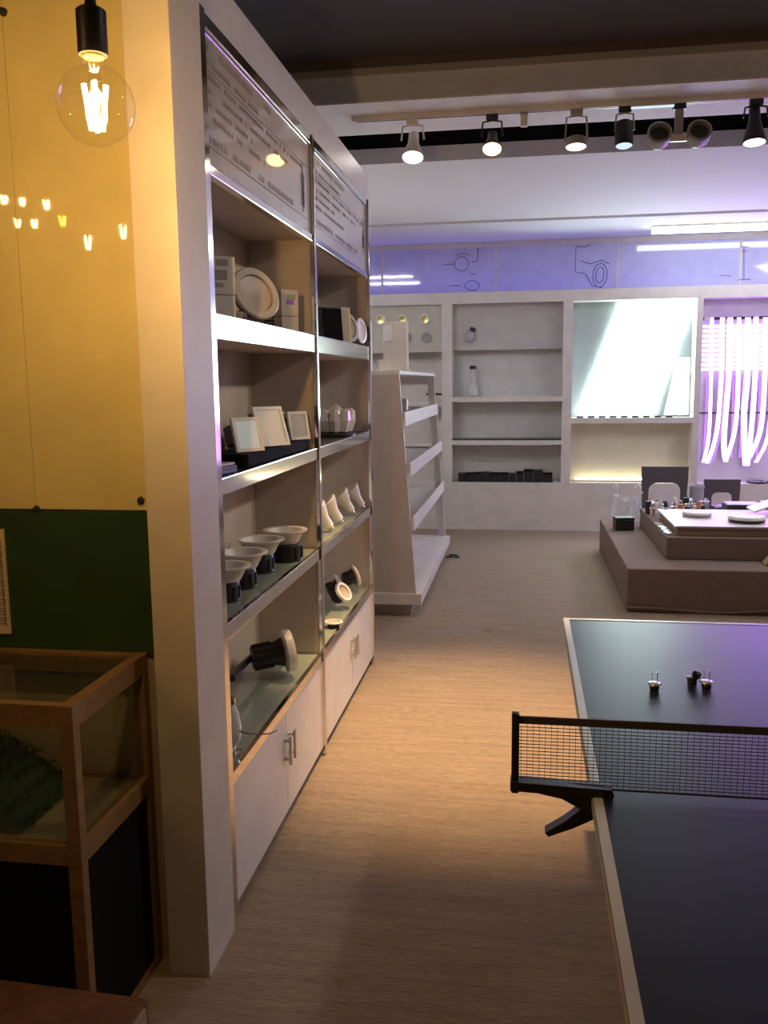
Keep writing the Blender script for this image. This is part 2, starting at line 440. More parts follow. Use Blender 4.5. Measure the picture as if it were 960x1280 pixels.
for bay, (y0, y1) in enumerate(((YA, YM - .012), (YM + .012, YE))):
    # header with printed lines behind glass
    h = bobj('header_panel', (XF - .03, XF - .008, y0 + .012, y1 - .012, 2.215, 2.555), HEADER, ds)
    bm = bmesh.new()
    R_ = random.Random(3 + bay)
    xx = XF - .0074
    L = y1 - y0 - .1
    for row, (zz, hh, frac) in enumerate(((2.515, .020, .55), (2.475, .014, .45), (2.44, .014, .93), (2.405, .014, .75),
                                          (2.37, .014, .35), (2.335, .016, .5), (2.275, .020, .8))):
        y = y0 + .04
        while y < y0 + .04 + L * frac:
            if R_.random() < .12: y += hh * 2; continue
            ww = hh * .85
            for k in range(R_.randint(2, 3)):      # horizontal strokes
                z = zz + hh * (k / 3.0)
                box(bm, xx, xx + .0006, y, y + ww * R_.uniform(.6, 1), z, z + hh * .13)
            yy = y + ww * R_.uniform(.1, .7)
            box(bm, xx, xx + .0006, yy, yy + ww * .14, zz, zz + hh * .95)
            y += hh * 1.12
    for zz in (2.462, 2.262):
        box(bm, xx, xx + .0006, y0 + .03, y1 - .03, zz, zz + .003)
    if bay == 1:
        box(bm, xx, xx + .0006, y1 - .14, y1 - .10, 2.30, 2.48); box(bm, xx, xx + .0006, y1 - .16, y1 - .08, 2.33, 2.40)
    else:
        box(bm, xx, xx + .0006, y1 - .16, y1 - .10, 2.30, 2.42); box(bm, xx, xx + .0006, y1 - .14, y1 - .12, 2.28, 2.46)
    obj('printed_text', bm, INK, h)
    bobj('soffit', (XB, XF - .032, y0, y1, 2.195, 2.215), SHELF_BEIGE, ds)
    bobj('metal_edge', (XF - .028, XF, y0, y1, 2.185, 2.213), METAL, ds, bev=.003)
    bobj('metal_edge', (XF - .028, XF, y0, y1, 2.557, 2.598), METAL, ds, bev=.006)
    for k, (za, zb) in enumerate(SZ):
        bobj('shelf', (XB, XF - .017, y0, y1, za + .004, zb), DARK_MAT if k < 2 else GLASS_SHELF, ds)
        bobj('metal_edge', (XF - .017, XF, y0, y1, za, zb + .003), METAL, ds, bev=.003)
        bobj('shelf_soffit', (XB, XF - .019, y0, y1, za, za + .003), SHELF_BEIGE, ds)
    # counter on the base cabinet
    bobj('counter', (XB, XF - .017, y0, y1, 0.43, 0.462), GLASS_SHELF, ds)
    bobj('metal_edge', (XF - .017, XF, y0, y1, 0.43, 0.468), METAL, ds, bev=.003)
    ym = (y0 + y1) / 2 + .02
    for (da, db, hy) in ((y0 + .002, ym - .0015, ym - .035), (ym + .0015, y1 - .002, ym + .025)):
        d = bobj('door', (XF - .022, XF - .006, da, db, 0.04, 0.427), WHITE_LAM, ds, bev=.002)
        bm = bmesh.new()
        box(bm, XF + .012, XF + .022, hy, hy + .020, 0.235, 0.345, bev=.003)
        for zz in (0.25, 0.32):
            box(bm, XF - .006, XF + .013, hy + .004, hy + .016, zz, zz + .012)
        obj('handle', bm, SILVER, d)
for y in (YA - .024, YM, YE - .012):
    wd = .024 if y < YM else .016
    bobj('metal_post', (XF - .013, XF + .006, y - wd, y + wd, 0.02 if y == YM else 0.0, 2.60), METAL, ds, bev=.003)

# ---- lamps shown on the shelves ------------------------------------------------
S1, S2, S3, S4 = 1.818, 1.355, 0.928, 0.4625
def at_x(px, py, X, z):
    p = onx(px, py, X); return Vector((X, p.y, z))

def ring_light(name, label, cat, loc, rot, R, depth, ring_m=LAMP_WHITE, face_m=LAMP_GREY, body_m=BLACK, group=None, body=True):
    """round recessed downlight; its face points along local +z, base point at the centre of the back"""
    t = thing(name, label, cat, loc, rot, group)
    bm = bmesh.new()
    lathe(bm, [(R * .70, depth * .8), (R * .72, depth), (R * .95, depth * 1.02), (R, depth * .95), (R, depth * .82), (R * .74, depth * .78)], None, 32, True)
    obj('trim_ring', bm, ring_m, t, True)
    bm = bmesh.new()
    lathe(bm, [(0, depth * .70), (R * .30, depth * .72), (R * .68, depth * .86), (R * .70, depth * .80), (R * .55, depth * .6), (0, depth * .6)], None, 32)
    obj('reflector', bm, face_m, t, True)
    if body:
        bm = bmesh.new()
        lathe(bm, [(0, 0), (R * .52, 0), (R * .54, depth * .12), (R * .54, depth * .55), (R * .69, depth * .79), (0, depth * .60)], None, 28)
        obj('housing', bm, body_m, t, True)
        for i in range(8):
            a = i * math.pi / 4
            bobj('fin', (R * .53, R * .64, -.002, .002, depth * .03, depth * .5), body_m, t, M=Matrix.Rotation(a, 4, 'Z'))
    return t

def product_box(label, loc, rotz, wx, wy, h, m=LAMP_WHITE, marks=True, group=None):
    t = thing('product_box', label, 'box', loc, (0, 0, math.radians(rotz)), group)
    bobj('lower_box', (-wx / 2, wx / 2, -wy / 2, wy / 2, 0, h * .38), m, t, bev=.002)
    bobj('lid', (-wx / 2 - .001, wx / 2 + .001, -wy / 2 - .001, wy / 2 + .001, h * .39, h), m, t, bev=.002)
    if marks:
        bm = bmesh.new()
        for (u0, u1, v0, v1) in ((-.25, .2, .62, .78), (-.2, .25, .84, .95), (-.3, .05, .50, .57)):
            box(bm, wx / 2 + .0012, wx / 2 + .0018, u0 * wy, u1 * wy, v0 * h, v1 * h)
        obj('printed_mark', bm, LAMP_GREY, t)
    return t

# top shelf, near bay
p = at_x(273, 388, -.93, S1); product_box('white lamp box at the near end of the top shelf', p, -48, .07, .085, .185)
p = at_x(315, 405, -.97, S1)
t = ring_light('large_downlight', 'large round cream downlight tilted between two lamp boxes on the top shelf', 'downlight',
               (p.x - .02, p.y, S1 + .098), deg(0, 70, -36), .098, .07, LAMP_CREAM, LAMP_CREAM, BLACK)
p = at_x(343, 405, -1.02, S1)
hs = thing('finned_heat_sink', 'dark finned heat sink behind the big round downlight', 'heat sink', (p.x, p.y, S1))
bobj('base_plate', (-.03, -.02, -.045, .045, 0, .13), BLACK, hs)
for k in range(9):
    bobj('fin', (-.02, .03, -.045, .045, .006 + k * .0135, .012 + k * .0135), LAMP_GREY, hs)
p = at_x(358, 405, -.93, S1)
t = product_box('cream lamp box with a small colour picture on the top shelf', p, -45, .06, .075, .165, LAMP_CREAM, False)
bm = bmesh.new(); box(bm, .0315, .032, -.015, .018, .108, .125); obj('printed_picture', bm, mat('print_violet', (.35, .12, .6), .5), t)
bm = bmesh.new(); box(bm, .0315, .032, -.010, .025, .126, .146); obj('printed_picture', bm, mat('print_green', (.25, .33, .2), .5), t)
p = at_x(382, 410, -.93, S1)
bk = thing('wedge_spotlight', 'black angled track spot body beside the metal post on the top shelf', 'spotlight', (p.x, p.y, S1))
bm = bmesh.new(); prism(bm, [(-.08, 0), (.07, 0), (.07, .045), (-.08, .075)], 'x', -.04, .04)
obj('housing', bm, BLACK, bk)
bobj('top_plate', (-.042, .042, -.075, .072, 0, .004), BLACK, bk, M=T(0, 0, .062) @ Rx(-11))
# top shelf, far bay
p = at_x(414, 418, -.925, S1)
t = thing('square_panel_light', 'black square panel light standing upright on the top shelf', 'panel light', (p.x, p.y, S1), deg(0, -6, -42))
bobj('housing', (-.02, .02, -.06, .06, 0, .165), BLACK, t, bev=.003)
bobj('bezel', (.02, .024, -.055, .055, .006, .158), BLACK_M, t)
p = at_x(429, 418, -.895, S1)
t = thing('slim_panel_light', 'narrow white panel light upright beside the black square one', 'panel light', (p.x, p.y, S1), deg(0, -4, -50))
bobj('frame', (-.006, .006, -.045, .045, 0, .175), LAMP_WHITE, t, bev=.002)
bobj('diffuser', (.006, .008, -.035, .035, .01, .165), LAMP_CREAM, t)
p = at_x(437, 425, -.90, S1)
ring_light('ring_downlight', 'cream ring downlight with black body at the far top shelf', 'downlight', (p.x - .03, p.y, S1 + .08), deg(0, 80, -25), .076, .04, LAMP_CREAM, LAMP_CREAM)
p = at_x(448, 428, -.885, S1)
ring_light('disc_downlight', 'white disc downlight on edge at the far end of the top shelf', 'downlight', (p.x - .0, p.y, S1 + .078), deg(0, 85, -14), .068, .02, LAMP_WHITE, LAMP_WHITE)

# second shelf: tilted square downlights
def square_light(label, loc, rot, s, h, face, d=.07):
    t = thing('square_downlight', label, 'downlight', loc, rot, 'square downlights on the second shelf')
    bm = bmesh.new()
    for q in ((-s, -s + .012, 0, h), (s - .012, s, 0, h), (-s + .012, s - .012, 0, .012), (-s + .012, s - .012, h - .012, h)):
        box(bm, -.006, .006, *q)
    obj('frame', bm, LAMP_WHITE, t)
    bobj('diffuser', (-.003, .003, -s + .012, s - .012, .012, h - .012), face, t)
    bobj('housing', (-d, -.006, -s + .012, s - .012, .034, h - .016), BLACK, t, bev=.004)
    return t
rz_ = thing('display_riser', 'long low black riser under the square downlights', 'riser', (-.935, 3.10, S2))
bobj('riser_body', (-.10, .06, -.36, .46, 0, .036), BLACK_M, rz_, bev=.003)
bobj('riser_top', (-.098, .058, -.358, .458, .0361, .040), BLACK_M, rz_)
S2R = S2 + .0405
square_light('square white downlight with a glowing blue-white face on the second shelf', (-.905, 2.86, S2R), deg(0, -16, -36), .056, .118, E_SCREEN)
square_light('square white-framed downlight leaning in the middle of the second shelf', (-.895, 3.13, S2R), deg(0, -20, -36), .066, .150, LAMP_WHITE, .03)
square_light('square downlight with black housing and red mark by the metal post', (-.895, 3.495, S2R), deg(0, -12, -36), .050, .115, mat('frost_grey', (.5, .5, .5), .4), .12)
t = thing('black_lamp_block', 'black cubic lamp body at the near end of the second shelf', 'lamp body', (-1.08, 2.72, S2), deg(0, 0, -5))
bobj('housing', (-.036, .036, -.055, .055, 0, .105), BLACK, t, bev=.004)
bobj('top_rim', (-.038, .038, -.057, .057, .105, .112), LAMP_GREY, t)
t = thing('black_lamp_block', 'black lamp block carrying a red connector behind the leaning square downlight', 'lamp body', (-.985, 3.32, S2R), deg(0, 0, -20))
bobj('housing', (-.045, .045, -.055, .055, 0, .110), BLACK, t, bev=.004)
bobj('top_rim', (-.047, .047, -.057, .057, .110, .117), LAMP_WHITE, t)
bobj('connector', (.046, .060, -.02, .012, .035, .065), RED, t, bev=.004)
t = thing('lamp_wedge', 'flat beige lamp plate on a black base at the near end of the second shelf', 'lamp body', (-.925, 2.52, S2), deg(0, 0, -8))
bobj('base', (-.05, .05, -.08, .08, 0, .022), BLACK, t, bev=.003)
bobj('plate', (-.045, .045, -.075, .075, .023, .031), LAMP_CREAM, t, bev=.002)
# second shelf, far bay: crystal lamp
t = thing('crystal_lamp', 'clear faceted crystal lamp on a black base on the second shelf', 'crystal lamp', (-.950, 4.44, S2))
bm = bmesh.new(); lathe(bm, [(0, 0), (.10, 0), (.10, .012), (.085, .018), (0, .018)]); obj('base', bm, BLACK, t, True)
CRY = mat('crystal', (.82, .80, .76), .08, .15, coat=.6)
for k in range(9):
    a = k * 2 * math.pi / 9
    bm = bmesh.new()
    lathe(bm, [(0, 0), (.028, .01), (.034, .07), (.020, .115), (0, .125)], T(.055 * math.cos(a), .055 * math.sin(a), .018) @ Rz(math.degrees(a)) @ Ry(14 * 1), 6)
    obj('crystal', bm, CRY, t)
bm = bmesh.new(); lathe(bm, [(0, 0), (.035, .01), (.045, .07), (.026, .130), (0, .145)], T(0, 0, .018), 6); obj('crystal', bm, CRY, t)

# third shelf: funnel downlights standing bowl-up
def funnel(label, px, py, X, s, bw=1.0, group='funnel downlights on the third shelf'):
    p = at_x(px, py, X, S3)
    t = thing('funnel_downlight', label, 'downlight', p, (0, 0, 0), group)
    bm = bmesh.new(); lathe(bm, [(0, 0), (.055 * s * bw, 0), (.055 * s * bw, .07 * s), (.050 * s * bw, .078 * s), (0, .078 * s)], None, 28); obj('housing', bm, BLACK, t, True)
    for k in range(10):
        bobj('fin', (.054 * s * bw, .060 * s * bw, -.003, .003, .01 * s, .06 * s), BLACK, t, M=Matrix.Rotation(k * math.pi / 5, 4, 'Z'))
    bm = bmesh.new()
    lathe(bm, [(.052 * s, .078 * s), (.060 * s, .080 * s), (.085 * s, .128 * s), (.105 * s, .138 * s), (.105 * s, .144 * s), (.082 * s, .142 * s), (.052 * s, .085 * s), (.02 * s, .082 * s)], None, 32)
    obj('bowl', bm, LAMP_WHITE, t, True)
    bm = bmesh.new(); lathe(bm, [(0, .090 * s), (.045 * s, .090 * s), (.045 * s, .083 * s), (0, .083 * s)], None, 24); obj('lens', bm, LAMP_CREAM, t, True)
funnel('white funnel downlight on black body nearest the metal divider post', 357, 684, -.932, .84, 1.4)
funnel('white funnel downlight with wide rim in the middle of the third shelf', 327, 728, -.965, .86)
funnel('white funnel downlight second from the near end of the third shelf', 304, 750, -.955, .86)
funnel('white funnel downlight at the very near end of the third shelf', 284, 776, -.95, .80)
bobj_t = thing('grey_driver_box', 'small grey driver box behind the funnel downlights', 'driver box', (-1.09, 3.02, S3))
bobj('case', (-.03, .03, -.05, .05, 0, .11), LAMP_GREY, bobj_t, bev=.004); bobj('lid', (-.031, .031, -.051, .051, .11, .116), LAMP_CREAM, bobj_t)
# third shelf, far bay: four white reflector lamps
for k, (px, py, lb) in enumerate(((411, 668, 'white reflector lamp nearest the metal post on the far third shelf'),
                                  (423, 658, 'white reflector lamp second from the metal post on the far third shelf'),
                                  (438, 650, 'white reflector lamp third from the metal post on the far third shelf'),
                                  (451, 643, 'white reflector lamp at the far end of the third shelf'))):
    p = at_x(px, py, -.905 if k < 3 else -.885, S3)
    t = thing('reflector_lamp', lb, 'lamp', p + Vector((0, 0, .03)), deg(12, -34, 15), 'white reflector lamps on the far third shelf')
    bm = bmesh.new(); lathe(bm, [(0, -.01), (.022, -.008), (.026, .04), (.045, .09), (.052, .112), (.048, .116), (0, .108)], None, 24); obj('shade', bm, LAMP_WHITE, t, True)
    bm = bmesh.new(); lathe(bm, [(0, -.030), (.012, -.028), (.013, -.008), (0, -.006)], None, 16); obj('lamp_cap', bm, SILVER, t, True)

# counter: large downlight with white ring, cable, clear lamp
p = at_x(350, 838, -.95, S4)
ring_light('ring_downlight', 'big white-ringed downlight with black heat sink lying on the counter', 'downlight',
           (p.x - .095, p.y - .06, S4 + .092), deg(0, 84, 28), .085, .16, LAMP_WHITE, LAMP_GREY, BLACK)
bm = bmesh.new()
tube(bm, [onx(x, y, -1.065) for x, y in ((322, 815), (314, 822), (306, 829), (298, 838), (290, 848))], .014, 8)
tag(obj('armoured_cable', bm, BLACK, None, True), 'thick black cable trailing from the big downlight across the glass counter', 'cable')
p = at_x(291, 940, -.90, S4)
t = thing('clear_lamp', 'small clear glass lamp at the near end of the counter', 'lamp', p)
bm = bmesh.new(); lathe(bm, [(0, 0), (.03, 0), (.03, .006), (.01, .012), (.008, .02), (0, .02)]); obj('base', bm, CHROME, t, True)
bm = bmesh.new(); lathe(bm, [(.008, .02), (.028, .05), (.030, .09), (.022, .14), (.008, .165), (0, .167)]); obj('glass_body', bm, mat('clear_lamp_glass', (.72, .72, .70), .08, coat=.5), t, True)
bm = bmesh.new(); lathe(bm, [(0, .165), (.014, .165), (.014, .185), (0, .187)]); obj('top_cap', bm, CHROME, t, True)
bm = bmesh.new()
tube(bm, [onx(x, y, X) for x, y, X in ((299, 914, -.86), (310, 917, -.835), (325, 918, -.82), (338, 917, -.815), (346, 913, -.815))], .0022, 6)
tag(obj('lamp_wire', bm, BLACK, None, True), 'thin black wire sticking out over the counter edge', 'wire')
# counter, far bay
for (px, py, X, R, tilt, rz, lb) in ((421, 742, -.97, .062, 70, 25, 'cream ring downlight behind on the far counter'),
                                     (441, 728, -.93, .065, 75, 35, 'white ring downlight with black body at the far counter end'),
                                     (430, 752, -.91, .055, 55, -20, 'white ring downlight tilted forward on the far counter')):
    p = at_x(px, py, X, S4)
    ring_light('ring_downlight', lb, 'downlight', (p.x - .05, p.y, S4 + R * math.sin(math.radians(tilt)) + .01), deg(0, tilt, rz), R, .075, LAMP_WHITE, LAMP_CREAM, group='ring downlights on the far counter')
p = at_x(417, 775, -.89, S4)
ring_light('flat_downlight', 'flat white downlight lying face up by the metal post', 'downlight', (p.x, p.y, S4), (0, 0, 0), .045, .03, LAMP_WHITE, LAMP_CREAM)

# ================================================================== GLASS CABINET, CARTON (left foreground)
gc = thing('glass_cabinet', 'beech framed glass display cabinet below the green board', 'cabinet', (0, 0, 0))
CX0, CX1, CY0, CY1, CZ = -1.95, -1.0, 1.775, 2.185, .905
for (x, y) in ((CX1 - .035, CY0), (CX1 - .035, CY1 - .03), (CX0, CY0), (CX0, CY1 - .03)):
    bobj('post', (x, x + .035, y, y + .03, 0, CZ), BEECH, gc, bev=.003)
for z0, z1 in ((CZ - .055, CZ), (.515, .565)):
    for y in (CY0 + .002, CY1 - .028):
        bobj('rail', (CX0 + .035, CX1 - .035, y, y + .026, z0, z1 - .001), BEECH, gc)
    for x in (CX0 + .002, CX1 - .033):
        bobj('rail', (x, x + .031, CY0 + .03, CY1 - .03, z0, z1 - .001), BEECH, gc)
for x in (CX0 + .002, CX1 - .033):
    bobj('rail', (x, x + .031, CY0 + .03, CY1 - .03, .0, .02), BEECH, gc)
bobj('shelf_board', (CX0 + .035, CX1 - .036, CY0 + .03, CY1 - .03, .535, .552), BOARD, gc)
bobj('glass_top', (CX0 + .03, CX1 - .03, CY0 + .025, CY1 - .025, CZ - .012, CZ - .006), GLASS_DIM, gc)
bobj('glass_pane', (CX1 - .020, CX1 - .016, CY0 + .03, CY1 - .03, .565, CZ - .055), GLASS_DIM, gc)
bobj('glass_pane', (CX0 + .035, CX1 - .036, CY0 + .010, CY0 + .014, .565, CZ - .055), GLASS_DIM, gc)
bobj('lower_panel', (CX1 - .022, CX1 - .012, CY0 + .03, CY1 - .03, .02, .515), BLACK_M, gc)
bobj('lower_panel', (CX0 + .035, CX1 - .036, CY0 + .008, CY0 + .018, .02, .515), BLACK_M, gc)
# turf sheet bundled inside the cabinet
bm = bmesh.new()
R_ = random.Random(5)
n = 26
gv = []
for i in range(n):
    rowv = []
    for j in range(14):
        u, v_ = i / (n - 1), j / 13
        x = -1.90 + .72 * u; y = 1.83 + .28 * v_
        d = max(0, 1 - ((x + 1.62) / .40) ** 2) * max(0, 1 - ((v_ - .5) / .62) ** 2)
        rowv.append(bm.verts.new((x, y, .553 + .22 * d ** .6 + .012 * R_.random())))
    gv.append(rowv)
for i in range(n - 1):
    for j in range(13):
        bm.faces.new((gv[i][j], gv[i + 1][j], gv[i + 1][j + 1], gv[i][j + 1]))
for k in range(3500):
    i, j = R_.randrange(n - 1), R_.randrange(13)
    q = gv[i][j].co + Vector((R_.uniform(0, .028), R_.uniform(0, .02), -.004))
    a = R_.uniform(0, 6.28); h = R_.uniform(.010, .022)
    s = Vector((math.cos(a), math.sin(a), 0)) * .0022
    tip = q + Vector((R_.uniform(-.008, .008), R_.uniform(-.008, .008), h))
    bm.faces.new([bm.verts.new(z) for z in (q - s, q + s, tip)])
tf = obj('turf_sheet', bm, TURF, None)
tag(tf, 'dark green artificial turf bundled inside the glass cabinet', 'turf')

p = onz(185, 1255, .25)
cb = thing('brown_crate', 'low dark brown wooden crate in the bottom left corner', 'crate', (p.x, p.y, 0), deg(0, 0, -2))
cb_w, cb_d, cb_h = .62, .40, .25
bobj('front_board', (-cb_w, 0, -cb_d, -cb_d + .015, 0, cb_h), DARKWOOD, cb)
bobj('back_board', (-cb_w, 0, -.015, 0, 0, cb_h), DARKWOOD, cb)
bobj('side_board', (-.012, .003, -cb_d + .015, -.015, 0, cb_h), mat('pale_ply', (.40, .30, .20), .6), cb)
bobj('side_board', (-cb_w, -cb_w + .015, -cb_d + .015, -.015, 0, cb_h), DARKWOOD, cb)
bobj('lid', (-cb_w - .004, -.004, -cb_d - .004, .002, cb_h, cb_h + .012), DARKWOOD, cb, bev=.002)

# small framed sign on the green board
p0, p1 = ony(0, 660, YW), ony(18, 790, YW)
sg = thing('wall_sign', 'cream sign with dark vertical printing on the green board', 'sign', (p1.x - .14, YW - .0125, (p0.z + p1.z) / 2))
hh = (p0.z - p1.z) / 2
bobj('board', (-.14, .14, -.008, 0, -hh, hh), mat('sign_cream', (.60, .46, .30), .5), sg)
bm = bmesh.new(); R_ = random.Random(11)
for k in range(9):
    z = hh - .03 - k * (2 * hh - .05) / 9
    for q in range(3):
        y0 = R_.uniform(.05, .09)
        box(bm, y0, R_.uniform(.126, .135), -.0088, -.0081, z - .004 - q * .008, z - q * .008)
    box(bm, .127, .133, -.0088, -.0081, z - .024, z)
obj('printed_text', bm, INK, sg)

# ================================================================== PENDANT BULBS
def pendant(label, c, R, filmat, zc=3.41, group=None, point=None, sock=True, n_fil=4, fl=.058, fr=.0024):
    """c: centre of the globe"""
    t = thing('pendant_bulb', label, 'light bulb', c, (0, 0, 0), group)
    bm = bmesh.new()
    prof = [(R * math.sin(a), -R * math.cos(a)) for a in [math.pi * i / 20 for i in range(18)]]
    prof[0] = (0, -R)
    prof += [(R * .26, R * 1.06), (R * .22, R * 1.16)]
    lathe(bm, prof, None, 32); obj('glass_globe', bm, GLASS, t, True)
    bm = bmesh.new(); lathe(bm, [(0, R * .55), (.012, R * .58), (.010, R * .8), (.016, R * 1.10), (.016, R * 1.16), (0, R * 1.16)], None, 20)
    obj('stem', bm, GLASS, t, True)
    bm = bmesh.new(); lathe(bm, [(0, R * 1.16), (.0175, R * 1.16), (.0185, R * 1.22), (.0185, R * 1.42), (0, R * 1.42)], None, 20)
    obj('screw_cap', bm, BRASS, t, True)
    bm = bmesh.new()
    for k in range(n_fil):
        a = k * 2 * math.pi / n_fil + .4
        tube(bm, [(.018 * math.cos(a), .018 * math.sin(a), R * .5), (.009 * math.cos(a), .009 * math.sin(a), R * .45 - fl)], fr, 6)
    obj('filament', bm, filmat, t, True)
    s0 = R * 1.22
    bm = bmesh.new(); lathe(bm, [(.0186, s0), (.024, s0), (.025, s0 + .004), (.025, s0 + .070), (.020, s0 + .074), (.010, s0 + .078), (.008, s0 + .10), (.004, s0 + .105), (0, s0 + .105)], None, 24)
    obj('socket', bm, DARK_METAL, t, True)
    bm = bmesh.new(); tube(bm, [(0, 0, s0 + .10), (0, 0, zc - c[2] - .02)], .0035, 8); obj('cord', bm, DARK_METAL, t, True)
    bm = bmesh.new(); lathe(bm, [(0, zc - c[2]), (.05, zc - c[2]), (.05, zc - c[2] - .02), (.01, zc - c[2] - .03), (0, zc - c[2] - .03)], None, 24)
    obj('ceiling_rose', bm, DARK_METAL, t, True)
    if point:
        lo = lamp_obj('bulb_light', 'POINT', (0, 0, -.005), point, (1.0, .56, .17), shadow_soft_size=.02); lo.parent = t
    return t
p = ony(120, 132, 1.5)
pendant('large clear globe filament bulb hanging by the white end panel', p, .066, E_FIL, fl=.070, fr=.0042)
# further bulbs of the same display hang beside the photographer; the glossy yellow panel mirrors them
YMIR = YW - .008
for k, (px, py, Yv, R, fm, lb) in enumerate((
        (110, 303, 4.3, .062, E_FIL_R, 'large globe filament bulb beside the camera seen mirrored at the lowest spot'),
        (154, 290, 4.3, .062, E_FIL_R, 'large globe filament bulb beside the camera mirrored nearest the end panel'),
        (78, 276, 4.6, .045, E_FIL_A, 'amber filament bulb beside the camera mirrored in the yellow panel'),
        (58, 256, 5.0, .045, E_FIL_R, 'small filament bulb mirrored above the amber one'),
        (43, 279, 5.3, .042, E_FIL_R, 'small filament bulb mirrored just left of the amber one'),
        (22, 279, 5.4, .042, E_FIL_R, 'small filament bulb mirrored at the lower left of the cluster'),
        (28, 252, 5.7, .042, E_FIL_R, 'small filament bulb mirrored in the upper middle of the cluster'),
        (5, 249, 5.3, .042, E_FIL_R, 'small filament bulb mirrored leftmost in the yellow panel'))):
    v = ony(px, py, Yv)
    pendant(lb, Vector((v.x, 2 * YMIR - v.y, v.z)), R, fm, group='filament bulbs of the pendant cluster', point=0.12, fl=.06 if R > .05 else .045)

# ================================================================== TABLE TENNIS TABLE
TX0, TX1, TY0, TY1, TZ = .150, 1.675, .475, 3.215, .76
YN = 1.80
tt = thing('tennis_table', 'dark blue table tennis table with white border lines', 'table', (0, 0, 0))
for y0, y1 in ((TY0, (TY0 + TY1) / 2 - .0015), ((TY0 + TY1) / 2 + .0015, TY1)):
    s = bobj('table_top', (TX0, TX1, y0, y1, TZ - .024, TZ - .0012), TABLE_BLUE, tt, bev=.001)
    bobj('edge_band', (TX0 - .0015, TX0, y0, y1, TZ - .024, TZ - .002), TABLE_EDGE, s)
    bobj('side_line', (TX0 + .001, TX0 + .021, y0, y1, TZ - .0012, TZ), TABLE_LINE, s)
    bobj('side_line', (TX1 - .021, TX1 - .001, y0, y1, TZ - .0012, TZ), TABLE_LINE, s)
    bobj('centre_line', ((TX0 + TX1) / 2 - .0015, (TX0 + TX1) / 2 + .0015, y0, y1, TZ - .0012, TZ), TABLE_LINE, s)
    bobj('end_line', (TX0 + .021, TX1 - .021, (y0 if y0 == TY0 else y1 - .021), (y0 + .021 if y0 == TY0 else y1 - .001), TZ - .0012, TZ), TABLE_LINE, s)
    for yy in (y0 + .12, y1 - .15):
        bobj('apron', (TX0 + .06, TX1 - .06, yy, yy + .03, TZ - .075, TZ - .0245), DARK_METAL, s)
    for xx in (TX0 + .06, TX1 - .09):
        bobj('apron', (xx, xx + .03, y0 + .15, y1 - .15, TZ - .075, TZ - .0245), DARK_METAL, s)
for x in (TX0 + .20, TX1 - .24):
    for y in (TY0 + .35, YN - .32, YN + .40, TY1 - .35):
        bobj('leg', (x, x + .04, y, y + .04, 0.02, TZ - .076), DARK_METAL, tt, bev=.003)
        bm = bmesh.new(); lathe(bm, [(0, 0), (.022, 0), (.022, .02), (0, .02)], T(x + .02, y + .02, 0), 16); obj('foot', bm, BLACK, tt, True)
for y in (TY0 + .36, YN - .31, YN + .41, TY1 - .34):
    bobj('crossbar', (TX0 + .24, TX1 - .24, y, y + .02, .25, .28), DARK_METAL, tt)

nt_ = thing('table_net', 'black table tennis net with clamp bracket across the table', 'net', (0, 0, 0))
NX0, NX1 = -.006, TX1 + .156
NZ0, NZ1 = TZ + .012, TZ + .163
bm = bmesh.new()
nh = 19
for k in range(nh):
    z = NZ0 + (NZ1 - .016 - NZ0) * k / (nh - 1)
    box(bm, NX0, NX1, YN - .0006, YN + .0006, z - .0007, z + .0007)
x = NX0 + .008
while x < NX1 - .004:
    box(bm, x - .0004, x + .0004, YN - .0004, YN + .0004, NZ0, NZ1 - .014)
    x += .0125
obj('netting', bm, NET, nt_, kind='stuff')
bobj('top_tape', (NX0, NX1, YN - .0022, YN + .0022, NZ1 - .015, NZ1), NET_BAND, nt_)
bobj('bottom_cord', (NX0, NX1, YN - .0016, YN + .0016, NZ0 - .003, NZ0 + .001), NET, nt_)
for sx, x0 in ((1, -.018), (-1, NX1 - .002)):
    bobj('post', (x0, x0 + .016, YN - .010, YN + .010, TZ - .006, TZ + .170), BLACK, nt_, bev=.003)
def pix_poly(pts, Y): return [(q.x, q.z) for q in (ony(a, b, Y) for a, b in pts)]
arm = pix_poly([(638, 973), (700, 978), (764, 983), (767, 990), (764, 996.5), (738, 993), (742, 1003), (746, 1011), (738, 1019), (728, 1015), (722, 1005), (702, 994), (672, 987), (638, 984)], YN)
lev = pix_poly([(728, 1005), (745, 1010), (740, 1021), (715, 1032), (685, 1042), (681, 1037), (704, 1024), (720, 1012)], YN - .012)
for flip in (0, 1):
    f = (lambda P: [(TX0 + TX1 - u, v) for u, v in P]) if flip else (lambda P: P)
    br = bmesh.new(); prism(br, f(arm), 'y', YN - .018, YN + .018); o = obj('clamp_bracket', br, BLACK, nt_)
    br = bmesh.new(); prism(br, f(lev), 'y', YN - .026, YN + .004); obj('clamp_lever', br, BLACK, o)

